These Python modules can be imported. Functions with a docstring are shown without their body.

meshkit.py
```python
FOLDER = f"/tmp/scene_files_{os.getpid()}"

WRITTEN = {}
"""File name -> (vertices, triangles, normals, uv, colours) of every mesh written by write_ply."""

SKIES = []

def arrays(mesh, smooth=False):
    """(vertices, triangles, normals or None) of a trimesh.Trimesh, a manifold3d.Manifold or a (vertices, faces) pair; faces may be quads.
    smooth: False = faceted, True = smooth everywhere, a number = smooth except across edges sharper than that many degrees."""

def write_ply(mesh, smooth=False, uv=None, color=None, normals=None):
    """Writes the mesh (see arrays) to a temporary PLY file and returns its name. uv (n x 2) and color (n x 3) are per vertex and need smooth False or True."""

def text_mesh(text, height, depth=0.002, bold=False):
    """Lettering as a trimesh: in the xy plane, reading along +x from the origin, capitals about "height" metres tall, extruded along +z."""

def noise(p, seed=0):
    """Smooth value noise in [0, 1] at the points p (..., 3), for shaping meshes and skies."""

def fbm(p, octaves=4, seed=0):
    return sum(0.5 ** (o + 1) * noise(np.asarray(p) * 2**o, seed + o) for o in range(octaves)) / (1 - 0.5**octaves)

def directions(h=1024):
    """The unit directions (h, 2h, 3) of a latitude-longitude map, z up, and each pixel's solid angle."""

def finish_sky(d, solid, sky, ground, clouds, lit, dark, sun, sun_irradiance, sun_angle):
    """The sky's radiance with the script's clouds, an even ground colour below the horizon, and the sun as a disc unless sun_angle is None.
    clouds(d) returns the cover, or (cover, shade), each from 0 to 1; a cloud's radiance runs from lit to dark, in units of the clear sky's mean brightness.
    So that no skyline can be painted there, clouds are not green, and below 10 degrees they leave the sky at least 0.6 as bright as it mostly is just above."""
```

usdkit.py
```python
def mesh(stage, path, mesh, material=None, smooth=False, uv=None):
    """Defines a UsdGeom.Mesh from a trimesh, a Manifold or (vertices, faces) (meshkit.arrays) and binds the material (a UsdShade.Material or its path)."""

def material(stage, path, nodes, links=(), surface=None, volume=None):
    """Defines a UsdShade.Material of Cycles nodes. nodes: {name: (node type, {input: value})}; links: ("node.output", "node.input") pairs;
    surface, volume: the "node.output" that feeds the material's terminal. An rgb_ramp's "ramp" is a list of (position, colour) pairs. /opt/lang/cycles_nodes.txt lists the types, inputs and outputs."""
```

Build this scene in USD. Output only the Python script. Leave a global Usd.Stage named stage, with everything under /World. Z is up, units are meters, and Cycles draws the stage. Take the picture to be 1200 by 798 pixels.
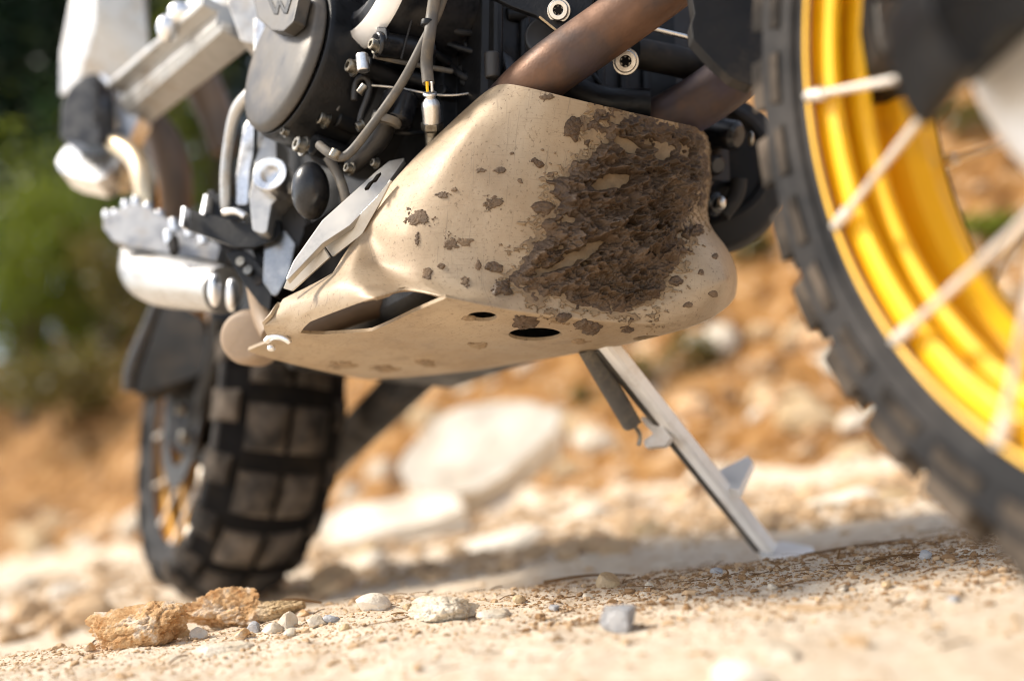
import math, random
import numpy as np, trimesh, manifold3d, shapely
from shapely.geometry import Polygon
import usdkit, meshkit
from meshkit import fbm, noise
from pxr import Usd, UsdGeom, UsdShade, UsdLux, Gf, Sdf, Vt

stage = Usd.Stage.CreateInMemory()
UsdGeom.SetStageUpAxis(stage, UsdGeom.Tokens.z)
UsdGeom.SetStageMetersPerUnit(stage, 1.0)
UsdGeom.Xform.Define(stage, '/World')
UsdGeom.Scope.Define(stage, '/World/Looks')
rng = np.random.default_rng(7)
random.seed(7)

# ------------------------------------------------------------------ camera
CAM = np.array([1.628, -0.4295, 0.1389])
YAW, PITCH, ROLL, FPX = 2.5489, 0.1410, -0.1407, 1104.3      # focal length in units of 1/1200 of the picture's width
LEAN = 0.1728
FW = np.array([math.cos(YAW)*math.cos(PITCH), math.sin(YAW)*math.cos(PITCH), math.sin(PITCH)])
_r0 = np.array([math.sin(YAW), -math.cos(YAW), 0.0]); _u0 = np.cross(_r0, FW)
RT = _r0*math.cos(ROLL) + _u0*math.sin(ROLL)
UP = -_r0*math.sin(ROLL) + _u0*math.cos(ROLL)
FOCUS = 0.83
cam = UsdGeom.Camera.Define(stage, '/World/camera')
cam.AddTransformOp().Set(Gf.Matrix4d(*RT, 0, *UP, 0, *(-FW), 0, *CAM, 1))
cam.CreateFocalLengthAttr(FPX/1200*36.0)
cam.CreateHorizontalApertureAttr(36.0)
cam.CreateVerticalApertureAttr(36.0*680/1024)
cam.CreateClippingRangeAttr(Gf.Vec2f(0.01, 500))
cam.CreateFStopAttr(1.5)
cam.CreateFocusDistanceAttr(FOCUS)
cam.CreateExposureAttr(1.88)

# ------------------------------------------------------------------ sky and sun
SUN = np.array([-0.55, -0.84, 0.0]); SUN /= np.linalg.norm(SUN)
SUN_EL = math.radians(48)
SUN = np.array([SUN[0]*math.cos(SUN_EL), SUN[1]*math.cos(SUN_EL), math.sin(SUN_EL)])
sky_m = usdkit.material(stage, '/World/Looks/sky', {
    's': ('sky_texture', {'sky_type': 'single_scattering', 'sun_disc': False, 'sun_elevation': SUN_EL,
                          'sun_rotation': math.atan2(SUN[0], SUN[1]), 'air_density': 1.0, 'aerosol_density': 1.5}),
    'w': ('rgb_to_bw', {}), 'm': ('mix', {'mix_type': 'mix', 'fac': .6}),
    'b': ('background_shader', {'strength': 0.088})}, [('s.color', 'w.color'), ('s.color', 'm.color1'), ('w.val', 'm.color2'), ('m.color', 'b.color')], surface='b.background')
dome = UsdLux.DomeLight.Define(stage, '/World/sky')
UsdShade.MaterialBindingAPI.Apply(dome.GetPrim()).Bind(sky_m)
dome.GetPrim().SetCustomDataByKey('kind', 'structure')
sun = UsdLux.DistantLight.Define(stage, '/World/sun')
sun.CreateIntensityAttr(0.40); sun.CreateAngleAttr(10.0); sun.CreateNormalizeAttr(True)
sun.CreateColorAttr(Gf.Vec3f(1.0, 0.91, 0.78))
_z = SUN; _x = np.cross([0, 0, 1.0], _z); _x /= np.linalg.norm(_x); _y = np.cross(_z, _x)
sun.AddTransformOp().Set(Gf.Matrix4d(*_x, 0, *_y, 0, *_z, 0, 0, 0, 10, 1))

# ------------------------------------------------------------------ frames
def tilt(p, a):
    p = np.asarray(p, float); x, y, z = p[..., 0], p[..., 1], p[..., 2]
    return np.stack([x, y*math.cos(a)+z*math.sin(a), z*math.cos(a)-y*math.sin(a)], -1)
CB = tilt(CAM, -LEAN)
def rayw(px, py): return FW + RT*(px-600)/FPX - UP*(py-399)/FPX
def pw(px, py, d): return CAM + rayw(px, py)*d                 # a point of the place, d metres into the view
def pt(px, py, d): return tilt(pw(px, py, d), -LEAN)           # the same in the leaning motorcycle's own frame
def on(px, py, axis, val):
    d = tilt(rayw(px, py), -LEAN); k = 'xyz'.index(axis)
    return CB + d*((val-CB[k])/d[k])
def ground_at(px, py, z=0.0):
    d = rayw(px, py); return CAM + d*((z-CAM[2])/d[2])
def pix(p):                                                    # bike frame -> where it shows
    w = tilt(p, LEAN) - CAM; z = w@FW
    return np.stack([600+FPX*(w@RT)/z, 399-FPX*(w@UP)/z], -1), z

# ------------------------------------------------------------------ prim helpers
_names = {}
def path_for(name, parent=None):
    base = (parent.GetPath().pathString if parent is not None else '/World') + '/' + name
    k = _names.get(base, 0); _names[base] = k+1
    return base if k == 0 else f'{base}_{k:03d}'
def tag(p, label=None, cat=None, group=None, kind=None):
    for k, v in (('label', label), ('category', cat), ('group', group), ('kind', kind)):
        if v: p.SetCustomDataByKey(k, v)
    return p
def obj(name, mesh, mat, parent=None, smooth=40, label=None, cat=None, group=None, kind=None, loc=None):
    m = usdkit.mesh(stage, path_for(name, parent), mesh, mat, smooth=smooth)
    if loc is not None: m.AddTranslateOp().Set(Gf.Vec3d(*map(float, loc)))
    return tag(m.GetPrim(), label, cat, group, kind)
def xf(name, parent=None, loc=None, label=None, cat=None, group=None, kind=None):
    x = UsdGeom.Xform.Define(stage, path_for(name, parent))
    if loc is not None: x.AddTranslateOp().Set(Gf.Vec3d(*map(float, loc)))
    return tag(x.GetPrim(), label, cat, group, kind)

# ------------------------------------------------------------------ mesh helpers
def cat(*ms): return trimesh.util.concatenate([m for m in ms if m is not None])
def spline(pts, n):
    pts = np.asarray(pts, float); m = len(pts)
    if m == 2: return pts[0]+(pts[1]-pts[0])*np.linspace(0, 1, n)[:, None]
    from scipy.interpolate import CubicSpline
    s = np.r_[0, np.cumsum(np.linalg.norm(np.diff(pts[:, :3], axis=0), axis=1)**.5)]
    return CubicSpline(s, pts, bc_type='natural')(np.linspace(0, s[-1], n))
def tube(pts, r, n=16, steps=None, caps=True, flat=1.0):
    pts = np.asarray(pts, float); r = np.broadcast_to(np.asarray(r, float), (len(pts),))
    q = np.c_[pts, r]
    q = spline(q, steps or (2 if len(pts) == 2 else 8*len(pts)))
    P, R = q[:, :3], q[:, 3]
    T = np.gradient(P, axis=0); T /= np.linalg.norm(T, axis=1, keepdims=True)
    a = np.array([0, 0, 1.0]) if abs(T[0, 2]) < .9 else np.array([1.0, 0, 0])
    N = np.cross(T[0], a); N /= np.linalg.norm(N); V = []
    th = np.linspace(0, 2*np.pi, n, endpoint=False)
    for i in range(len(P)):
        N = N - T[i]*(N@T[i]); N /= np.linalg.norm(N); B = np.cross(T[i], N)
        V.append(P[i]+R[i]*(np.cos(th)[:, None]*N*flat+np.sin(th)[:, None]*B))
    V = np.vstack(V); F = []
    for i in range(len(P)-1):
        for j in range(n):
            a0, a1, b0, b1 = i*n+j, i*n+(j+1) % n, (i+1)*n+j, (i+1)*n+(j+1) % n
            F += [(a0, b1, b0), (a0, a1, b1)]
    if caps:
        c0, c1 = len(V), len(V)+1; V = np.vstack([V, P[0], P[-1]])
        for j in range(n):
            F += [(c0, (j+1) % n, j), (c1, (len(P)-1)*n+j, (len(P)-1)*n+(j+1) % n)]
    m = trimesh.Trimesh(V, F, process=False); m.fix_normals(); return m
def frame(axis):
    a = np.asarray(axis, float); a = a/np.linalg.norm(a)
    x = np.cross(a, [0, 0, 1.0] if abs(a[2]) < .9 else [1.0, 0, 0]); x /= np.linalg.norm(x)
    return x, np.cross(a, x), a
def lathe(prof, origin, axis, n=40, squash=1.0):
    """prof: (radius, along) pairs; closed when it starts and ends at radius 0."""
    x, y, a = frame(axis); th = np.linspace(0, 2*np.pi, n, endpoint=False); V = []; F = []
    for r, h in prof:
        V.append(np.asarray(origin)+a*h+r*(np.cos(th)[:, None]*x+squash*np.sin(th)[:, None]*y))
    V = np.vstack(V); k = len(prof)
    for i in range(k-1):
        for j in range(n):
            a0, a1, b0, b1 = i*n+j, i*n+(j+1) % n, (i+1)*n+j, (i+1)*n+(j+1) % n
            F += [(a0, a1, b1), (a0, b1, b0)]
    m = trimesh.Trimesh(V, F, process=False); m.merge_vertices(); m.update_faces(m.nondegenerate_faces()); m.fix_normals(); return m
def rod(p0, p1, r, n=24, ch=.15):
    p0, p1 = np.asarray(p0, float), np.asarray(p1, float); L = np.linalg.norm(p1-p0); c = min(r*ch, L*.3)
    return lathe([(0, 0), (r-c, 0), (r, c), (r, L-c), (r-c, L), (0, L)], p0, p1-p0, n)
def bolt_mesh(p, axis, r, h=None, sides=6):
    h = h or r*1.1
    head = lathe([(0, -h*.55), (r*.42, -h*.5), (r*.5, 0), (r*.86, 0), (r, -h*.12), (r, -h), (r*1.35, -h), (r*1.35, -h*1.3), (0, -h*1.3)], p, axis, 24)
    return head
def plate(outline, d, normal, thick, bev=0.0, frame_fn=pt, holes=()):
    """A solid plate with that outline, through the outline's middle at depth d, facing normal."""
    o = np.asarray(outline, float); c = o.mean(0); P0 = frame_fn(c[0], c[1], d)
    n = np.asarray(normal, float); n = n/np.linalg.norm(n)
    C0, ray = (CB, lambda a, b: tilt(rayw(a, b), -LEAN)) if frame_fn is pt else (CAM, rayw)
    x, y, _ = frame(n)
    def flat(pts):
        q = []
        for a, b in pts:
            dd = ray(a, b); w = C0+dd*(((P0-C0)@n)/(dd@n)); q.append([(w-P0)@x, (w-P0)@y])
        return q
    pol = Polygon(flat(o)).buffer(0)
    if pol.geom_type != 'Polygon': pol = max(pol.geoms, key=lambda g: g.area)
    for h in holes:
        pol = pol.difference(Polygon(flat(h)).buffer(0))
    if bev > 0:
        soft = pol.buffer(-bev).buffer(2*bev).buffer(-bev)
        if not soft.is_empty and soft.area > .7*pol.area: pol = soft
        if pol.geom_type != 'Polygon': pol = max(pol.geoms, key=lambda g: g.area)
    def ext(pg, t0, t1):
        out = []
        for g in getattr(pg, 'geoms', [pg]):
            e = trimesh.creation.extrude_polygon(g, t1-t0, engine='earcut'); e.apply_translation([0, 0, t0]); out.append(e)
        return out
    parts = ext(pol.simplify(1e-5), -thick, 0)
    m = cat(*parts); M = np.eye(4); M[:3, 0], M[:3, 1], M[:3, 2], M[:3, 3] = x, y, n, P0
    m.apply_transform(M); return m
def circ(px, py, rx, ry=None, n=24, rot=0):
    t = np.linspace(0, 2*np.pi, n, endpoint=False); ry = ry or rx
    u, v = rx*np.cos(t), ry*np.sin(t); c, s = math.cos(rot), math.sin(rot)
    return np.c_[px+u*c-v*s, py+u*s+v*c]
def beam(p0, p1, w, h, up=(0, 0, 1), ch=.2):
    p0, p1 = np.asarray(p0, float), np.asarray(p1, float); a = p1-p0; L = np.linalg.norm(a); a /= L
    s = np.cross(a, up); s /= np.linalg.norm(s); u = np.cross(s, a); c = ch*min(w, h)
    prof = [(w/2-c, -h/2), (w/2, -h/2+c), (w/2, h/2-c), (w/2-c, h/2), (-w/2+c, h/2), (-w/2, h/2-c), (-w/2, -h/2+c), (-w/2+c, -h/2)]
    V = [p0+s*x+u*y for x, y in prof]+[p1+s*x+u*y for x, y in prof]; F = []
    for j in range(8):
        k = (j+1) % 8; F += [(j, k, k+8), (j, k+8, j+8)]
    for j in range(1, 7): F += [(0, j+1, j), (8, 8+j, 9+j)]
    m = trimesh.Trimesh(V, F, process=False); m.fix_normals(); return m
def rock_mesh(size, seed, sub=3, rough=.35, cuts=6, fine=0.0):
    m = trimesh.creation.icosphere(subdivisions=sub); v = m.vertices.copy(); r = np.random.default_rng(seed)
    for _ in range(cuts):
        n = r.normal(size=3); n /= np.linalg.norm(n); k = r.uniform(.45, .85); d = v@n; over = d > k
        v[over] -= np.outer((d[over]-k)*.92, n)
    o = r.uniform(0, 50, 3)
    nrm = v/np.maximum(np.linalg.norm(v, axis=1, keepdims=True), 1e-6); sz = np.asarray(size, float); u0 = v*sz/sz.mean()
    v = v+nrm*((fbm(v*1.6+o, 4, seed)-.5)*rough)[:, None]
    if fine: v = v+nrm*((fbm(u0*7+o, 4, seed+9)-.5)*fine)[:, None]+nrm*((fbm(u0*22+o, 3, seed+5)-.5)*fine*.5)[:, None]
    if fine > .03 and sub >= 4:
        rg = 1-np.abs(fbm(u0*3.3+o, 4, seed+3)*2-1); v = v-nrm*(np.clip(rg-.82, 0, 1)*.35*fine/.08)[:, None]+nrm*((fbm(u0*13+o, 4, seed+4)-.5)*fine*1.3)[:, None]
    m.vertices = v*np.asarray(size)/2; return m

# ------------------------------------------------------------------ materials
def mat(name, base, rough=.5, metal=0.0, var=.25, scale=20, dirt=None, dirt_amt=.5, bump=.2, bump_scale=60, bump_dist=.002, bevel=0.0, var_col=None, extra=None, coord='object', ior=1.5, rough_var=.15, spec=.5):
    nodes = {'tc': ('texture_coordinate', {}), 'n1': ('noise_texture', {'scale': scale, 'detail': 6.0, 'roughness': .6}),
             'n2': ('noise_texture', {'scale': bump_scale, 'detail': 5.0, 'roughness': .6}),
             'p': ('principled_bsdf', {'metallic': metal, 'ior': ior, 'specular_ior_level': spec})}
    src = 'tc.object' if coord == 'object' else 'tc.generated'
    links = [(src, 'n1.vector'), (src, 'n2.vector')]
    b = np.array(base, float); lo = np.array(var_col, float) if var_col is not None else b*(1-var)
    hi = b if var_col is not None else np.minimum(b*(1+var), .95)
    nodes['r1'] = ('rgb_ramp', {'ramp': [(.28, lo), (.5, b), (.72, hi)]}); links += [('n1.fac', 'r1.fac')]
    col = 'r1.color'
    if dirt is not None:
        nodes['n3'] = ('noise_texture', {'scale': scale*.45+3, 'detail': 9.0, 'roughness': .68})
        nodes['r3'] = ('rgb_ramp', {'ramp': [(max(0, .68-dirt_amt*.45), (0, 0, 0)), (min(1, .86-dirt_amt*.3), (1, 1, 1))]})
        nodes['mx'] = ('mix', {'mix_type': 'mix', 'color2': dirt})
        links += [(src, 'n3.vector'), ('n3.fac', 'r3.fac'), ('r3.color', 'mx.fac'), (col, 'mx.color1')]; col = 'mx.color'
    links.append((col, 'p.base_color'))
    nodes['mr'] = ('map_range', {'from_min': .3, 'from_max': .7, 'to_min': max(.02, rough-rough_var), 'to_max': min(1, rough+rough_var)})
    links += [('n1.fac', 'mr.value'), ('mr.result', 'p.roughness')]
    if bump > 0:
        nodes['bp'] = ('bump', {'strength': bump, 'distance': bump_dist})
        links += [('n2.fac', 'bp.height'), ('bp.normal', 'p.normal')]
        if bevel > 0:
            nodes['bv'] = ('bevel', {'radius': bevel, 'samples': 4}); links.append(('bv.bevel', 'bp.normal'))
    elif bevel > 0:
        nodes['bv'] = ('bevel', {'radius': bevel, 'samples': 4}); links.append(('bv.bevel', 'p.normal'))
    if extra: extra(nodes, links)
    return usdkit.material(stage, '/World/Looks/'+name, nodes, links, surface='p.BSDF')

DUST = (.33, .25, .165)
M = {}
M['alu'] = mat('polished_aluminium', (.78, .78, .78), .32, 1.0, .08, 30, DUST, .28, .08, 220, .0006, bevel=.0015)
M['alu_white'] = mat('pale_cast_aluminium', (.46, .45, .43), .38, .75, .08, 25, DUST, .3, .12, 200, .0008, bevel=.002)
M['alu_dull'] = mat('dull_aluminium', (.40, .395, .385), .30, 1.0, .12, 40, (.20, .155, .105), .4, .1, 220, .0006, bevel=.0015)
M['peg_metal'] = mat('grimy_aluminium', (.20, .205, .215), .42, .8, .15, 60, (.12, .10, .08), .4, .2, 220, .0006, bevel=.002)
M['shield_metal'] = mat('brushed_shield_metal', (.52, .49, .44), .34, .75, .06, 14, (.38, .30, .21), .25, .06, 400, .0004, bevel=.001)
M['hub_silver'] = mat('pale_silver_hub', (.80, .77, .73), .45, .3, .06, 20, (.5, .4, .3), .25, .1, 200, .0005)
M['steel'] = mat('bright_steel', (.66, .64, .60), .3, 1.0, .1, 60, (.30, .24, .17), .35, .05, 300, .0004, bevel=.0008)
M['zinc'] = mat('zinc_bolt', (.30, .285, .25), .38, 1.0, .2, 150, (.10, .08, .055), .6, .1, 400, .0005)
M['black'] = mat('black_casting', (.0055, .0055, .006), .42, 0.0, .35, 40, (.028, .021, .014), .25, .35, 260, .0012, bevel=.002, spec=.3)
M['black_gloss'] = mat('black_paint', (.006, .006, .007), .3, 0.0, .2, 40, (.03, .024, .017), .25, .1, 300, .0006, bevel=.002)
M['anthracite'] = mat('dark_grey_cover', (.03, .028, .027), .42, .2, .2, 30, (.07, .058, .043), .3, .2, 500, .0005, bevel=.003)
M['cover_grey'] = mat('warm_grey_cover', (.060, .054, .047), .46, .3, .2, 30, (.12, .098, .073), .4, .2, 500, .0005, bevel=.003)
M['dark_plastic'] = mat('dark_plastic', (.012, .011, .0105), .6, 0.0, .3, 25, (.055, .041, .028), .4, .3, 120, .001, bevel=.002, spec=.25)
M['hose'] = mat('grey_rubber_hose', (.085, .075, .063), .62, 0.0, .25, 60, (.19, .15, .10), .4, .2, 300, .0006)
M['rubber'] = mat('tyre_rubber', (.014, .014, .015), .72, 0.0, .25, 14, (.060, .054, .050), .5, .35, 160, .001, spec=.2)
M['tread'] = mat('worn_tread_rubber', (.020, .0175, .0155), .8, 0.0, .45, 26, (.125, .10, .078), .6, .6, 110, .004, bevel=.004, spec=.12)
M['tread_dark'] = mat('tread_groove_rubber', (.006, .0055, .0055), .9, 0.0, .3, 18, (.018, .014, .01), .4, .3, 90, .002, spec=.08)
M['gold'] = mat('gold_anodised_rim', (.85, .47, .005), .46, .05, .06, 16, (.42, .23, .06), .2, .05, 200, .0004)
M['gold_dusty'] = mat('dusty_gold_rim', (.50, .25, .03), .55, .3, .15, 16, (.26, .16, .08), .6, .1, 200, .0004)
M['spoke'] = mat('spoke_steel', (.72, .66, .58), .4, .7, .1, 60, (.40, .30, .20), .4, .05, 300, .0003)
M['mud'] = mat('wet_brown_mud', (.064, .037, .019), .52, 0.0, .5, 30, (.13, .082, .046), .5, .7, 230, .004, rough_var=.3)
M['mud_film'] = mat('mud_film', (.20, .135, .075), .8, 0.0, .4, 70, (.29, .21, .125), .55, .6, 350, .001)
M['mud_dry'] = mat('dry_mud', (.13, .085, .05), .85, 0.0, .4, 60, (.22, .155, .095), .4, .8, 350, .002)

def skid_extra(nodes, links):
    # fine specks of dried mud, scuffs and dust streaks on the painted metal
    nodes.update({'sv': ('voronoi_texture', {'scale': 150.0, 'randomness': 1.0}), 'sn': ('noise_texture', {'scale': 9.0, 'detail': 4.0, 'roughness': .6}),
                  'sr': ('map_range', {'from_min': .50, 'from_max': .80, 'to_min': .0, 'to_max': .24}),
                  'lt': ('math', {'math_type': 'less_than'}), 'sm': ('mix', {'mix_type': 'mix', 'color2': (.13, .085, .048)}),
                  'cn': ('noise_texture', {'scale': 320.0, 'detail': 3.0, 'roughness': .7}), 'cr': ('rgb_ramp', {'ramp': [(.58, (0, 0, 0)), (.68, (.8, .8, .8))]}),
                  'sm2': ('mix', {'mix_type': 'mix', 'color2': (.17, .115, .065)}),
                  'mp': ('mapping', {'mapping_type': 'point', 'scale': (40, 40, 1100), 'rotation': (.5, .9, .2)}), 'gn': ('noise_texture', {'scale': 1.0, 'detail': 3.0, 'roughness': .6}),
                  'gr': ('rgb_ramp', {'ramp': [(.60, (0, 0, 0)), (.68, (.7, .7, .7))]}), 'mq': ('mapping', {'mapping_type': 'point', 'scale': (14, 700, 14), 'rotation': (.7, .2, .5)}), 'qn': ('noise_texture', {'scale': 1.0, 'detail': 2.0, 'roughness': .5}), 'qr': ('rgb_ramp', {'ramp': [(.66, (0, 0, 0)), (.70, (.55, .55, .55))]}), 'sm4': ('mix', {'mix_type': 'mix', 'color2': (.20, .15, .10)}), 'sm3': ('mix', {'mix_type': 'mix', 'color2': (.26, .19, .12)})})
    links.remove(('mx.color', 'p.base_color'))
    links.extend([('tc.object', 'sv.vector'), ('tc.object', 'sn.vector'), ('sn.fac', 'sr.value'), ('sv.distance', 'lt.value1'), ('sr.result', 'lt.value2'),
                  ('lt.value', 'sm.fac'), ('mx.color', 'sm.color1'), ('tc.object', 'cn.vector'), ('cn.fac', 'cr.fac'), ('cr.color', 'sm2.fac'), ('sm.color', 'sm2.color1'),
                  ('tc.object', 'mp.vector'), ('mp.vector', 'gn.vector'), ('gn.fac', 'gr.fac'), ('gr.color', 'sm3.fac'), ('sm2.color', 'sm3.color1'), ('tc.object', 'mq.vector'), ('mq.vector', 'qn.vector'), ('qn.fac', 'qr.fac'), ('qr.color', 'sm4.fac'), ('sm3.color', 'sm4.color1'), ('sm4.color', 'p.base_color')])
M['skid_dirty'] = mat('dirty_tan_cover', (.26, .185, .12), .6, 0.0, .2, 20, (.16, .11, .065), .5, .2, 200, .0008)
M['skid'] = mat('dusty_tan_skid_plate', (.39, .30, .20), .52, .15, .14, 9, (.27, .185, .105), .6, .25, 300, .0008, extra=skid_extra)

def pipe_extra(nodes, links):
    nodes.update({'pn': ('noise_texture', {'scale': 8.0, 'detail': 8.0, 'roughness': .55}),
                  'pr': ('rgb_ramp', {'ramp': [(.36, (.04, .04, .085)), (.45, (.05, .038, .05)), (.53, (.055, .037, .032)), (.60, (.11, .055, .03)), (.72, (.20, .105, .06))]}),
                  'pm': ('mix', {'mix_type': 'mix', 'fac': .9})})
    links.remove(('mx.color', 'p.base_color'))
    links.extend([('tc.object', 'pn.vector'), ('pn.fac', 'pr.fac'), ('mx.color', 'pm.color1'), ('pr.color', 'pm.color2'), ('pm.color', 'p.base_color')])
M['header'] = mat('heat_blued_header_pipe', (.15, .095, .075), .55, .5, .3, 30, (.16, .095, .06), .5, .5, 300, .0006, extra=pipe_extra)
M['collector'] = mat('brown_collector', (.11, .075, .05), .5, .4, .3, 20, (.16, .10, .06), .4, .3, 200, .0006)
M['silencer'] = mat('straw_tinted_pipe', (.66, .52, .34), .3, 1.0, .15, 12, (.3, .2, .12), .3, .05, 200, .0004)

def rock_mat(name, a, b, c, scale=25, bump=.8, bdist=.006):
    return usdkit.material(stage, '/World/Looks/'+name, {
        'tc': ('texture_coordinate', {}), 'n': ('noise_texture', {'scale': scale, 'detail': 8.0, 'roughness': .65}),
        'r': ('rgb_ramp', {'ramp': [(.3, a), (.5, b), (.68, c)]}), 'n2': ('noise_texture', {'scale': scale*6, 'detail': 6.0, 'roughness': .7}),
        'mx': ('mix', {'mix_type': 'overlay', 'fac': .6}), 'bp': ('bump', {'strength': bump, 'distance': bdist}), 'p': ('principled_bsdf', {'roughness': .9})},
        [('tc.object', 'n.vector'), ('tc.object', 'n2.vector'), ('n.fac', 'r.fac'), ('r.color', 'mx.color1'), ('n2.color', 'mx.color2'), ('r.color', 'p.base_color'),
         ('n2.fac', 'bp.height'), ('bp.normal', 'p.normal')], surface='p.BSDF')
M['rock_orange'] = rock_mat('ochre_rock', (.46, .20, .05), (.68, .43, .21), (.80, .72, .61), 60, 1.0, .004)
M['rock_pale'] = rock_mat('pale_limestone', (.48, .38, .26), (.62, .54, .42), (.72, .67, .58), 30, .8, .004)
M['rock_grey'] = rock_mat('blue_grey_stone', (.24, .25, .27), (.38, .385, .40), (.54, .535, .53), 45, .9, .003)
M['rock_white'] = rock_mat('white_limestone', (.50, .42, .32), (.64, .57, .47), (.72, .67, .58), 7, .6, .01)
M['rock_brown'] = rock_mat('brown_clod', (.08, .04, .018), (.15, .08, .035), (.26, .16, .08), 14, .8, .008)
M['rock_tan'] = rock_mat('tan_stone', (.34, .22, .10), (.50, .36, .20), (.60, .48, .33), 14, .8, .008)

M['ground'] = usdkit.material(stage, '/World/Looks/ground', {
    'g': ('geometry', {}), 'n1': ('noise_texture', {'scale': 3.2, 'detail': 6.0, 'roughness': .6}), 'n2': ('noise_texture', {'scale': 60.0, 'detail': 8.0, 'roughness': .75}),
    'n3': ('noise_texture', {'scale': 420.0, 'detail': 4.0, 'roughness': .7}), 'n4': ('noise_texture', {'scale': 11.0, 'detail': 7.0, 'roughness': .7}),
    'r1': ('rgb_ramp', {'ramp': [(.3, (.53, .395, .27)), (.48, (.65, .53, .395)), (.66, (.73, .645, .525))]}),
    'r2': ('rgb_ramp', {'ramp': [(.30, (.40, .27, .155)), (.46, (.61, .49, .36)), (.60, (.75, .675, .555))]}),
    'm1': ('mix', {'mix_type': 'mix', 'fac': .55}),
    'r4': ('rgb_ramp', {'ramp': [(.56, (0, 0, 0)), (.70, (.8, .8, .8))]}), 'm2': ('mix', {'mix_type': 'mix', 'color2': (.52, .33, .16)}),
    'r3': ('rgb_ramp', {'ramp': [(.30, (.55, .55, .55)), (.5, (1, 1, 1))]}), 'm3': ('mix', {'mix_type': 'multiply', 'fac': .6}),
    'b1': ('bump', {'strength': .7, 'distance': .006}), 'b2': ('bump', {'strength': .6, 'distance': .0015}), 'p': ('principled_bsdf', {'roughness': .95, 'specular_ior_level': .2})},
    [('g.position', 'n1.vector'), ('g.position', 'n2.vector'), ('g.position', 'n3.vector'), ('g.position', 'n4.vector'), ('n1.fac', 'r1.fac'), ('n2.fac', 'r2.fac'),
     ('r1.color', 'm1.color1'), ('r2.color', 'm1.color2'), ('n4.fac', 'r4.fac'), ('r4.color', 'm2.fac'), ('m1.color', 'm2.color1'), ('n3.fac', 'r3.fac'),
     ('m2.color', 'm3.color1'), ('r3.color', 'm3.color2'), ('m3.color', 'p.base_color'), ('n2.fac', 'b1.height'), ('b1.normal', 'b2.normal'), ('n3.fac', 'b2.height'), ('b2.normal', 'p.normal')],
    surface='p.BSDF')
M['bank'] = usdkit.material(stage, '/World/Looks/bank_earth', {
    'g': ('geometry', {}), 'n1': ('noise_texture', {'scale': 5.0, 'detail': 4.0, 'roughness': .6}), 'n2': ('noise_texture', {'scale': 12.0, 'detail': 6.0, 'roughness': .6}),
    'r1': ('rgb_ramp', {'ramp': [(.30, (.05, .022, .008)), (.43, (.13, .055, .015)), (.52, (.27, .125, .034)), (.61, (.38, .21, .08)), (.70, (.60, .47, .34))]}),
    'r2': ('rgb_ramp', {'ramp': [(.32, (.05, .021, .006)), (.47, (.20, .09, .022)), (.57, (.36, .20, .07)), (.68, (.62, .50, .37))]}),
    'm1': ('mix', {'mix_type': 'mix', 'fac': .5}), 'b1': ('bump', {'strength': .9, 'distance': .03}), 'p': ('principled_bsdf', {'roughness': .95, 'specular_ior_level': .2})},
    [('g.position', 'n1.vector'), ('g.position', 'n2.vector'), ('n1.fac', 'r1.fac'), ('n2.fac', 'r2.fac'), ('r1.color', 'm1.color1'), ('r2.color', 'm1.color2'),
     ('m1.color', 'p.base_color'), ('n2.fac', 'b1.height'), ('b1.normal', 'p.normal')], surface='p.BSDF')
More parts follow.
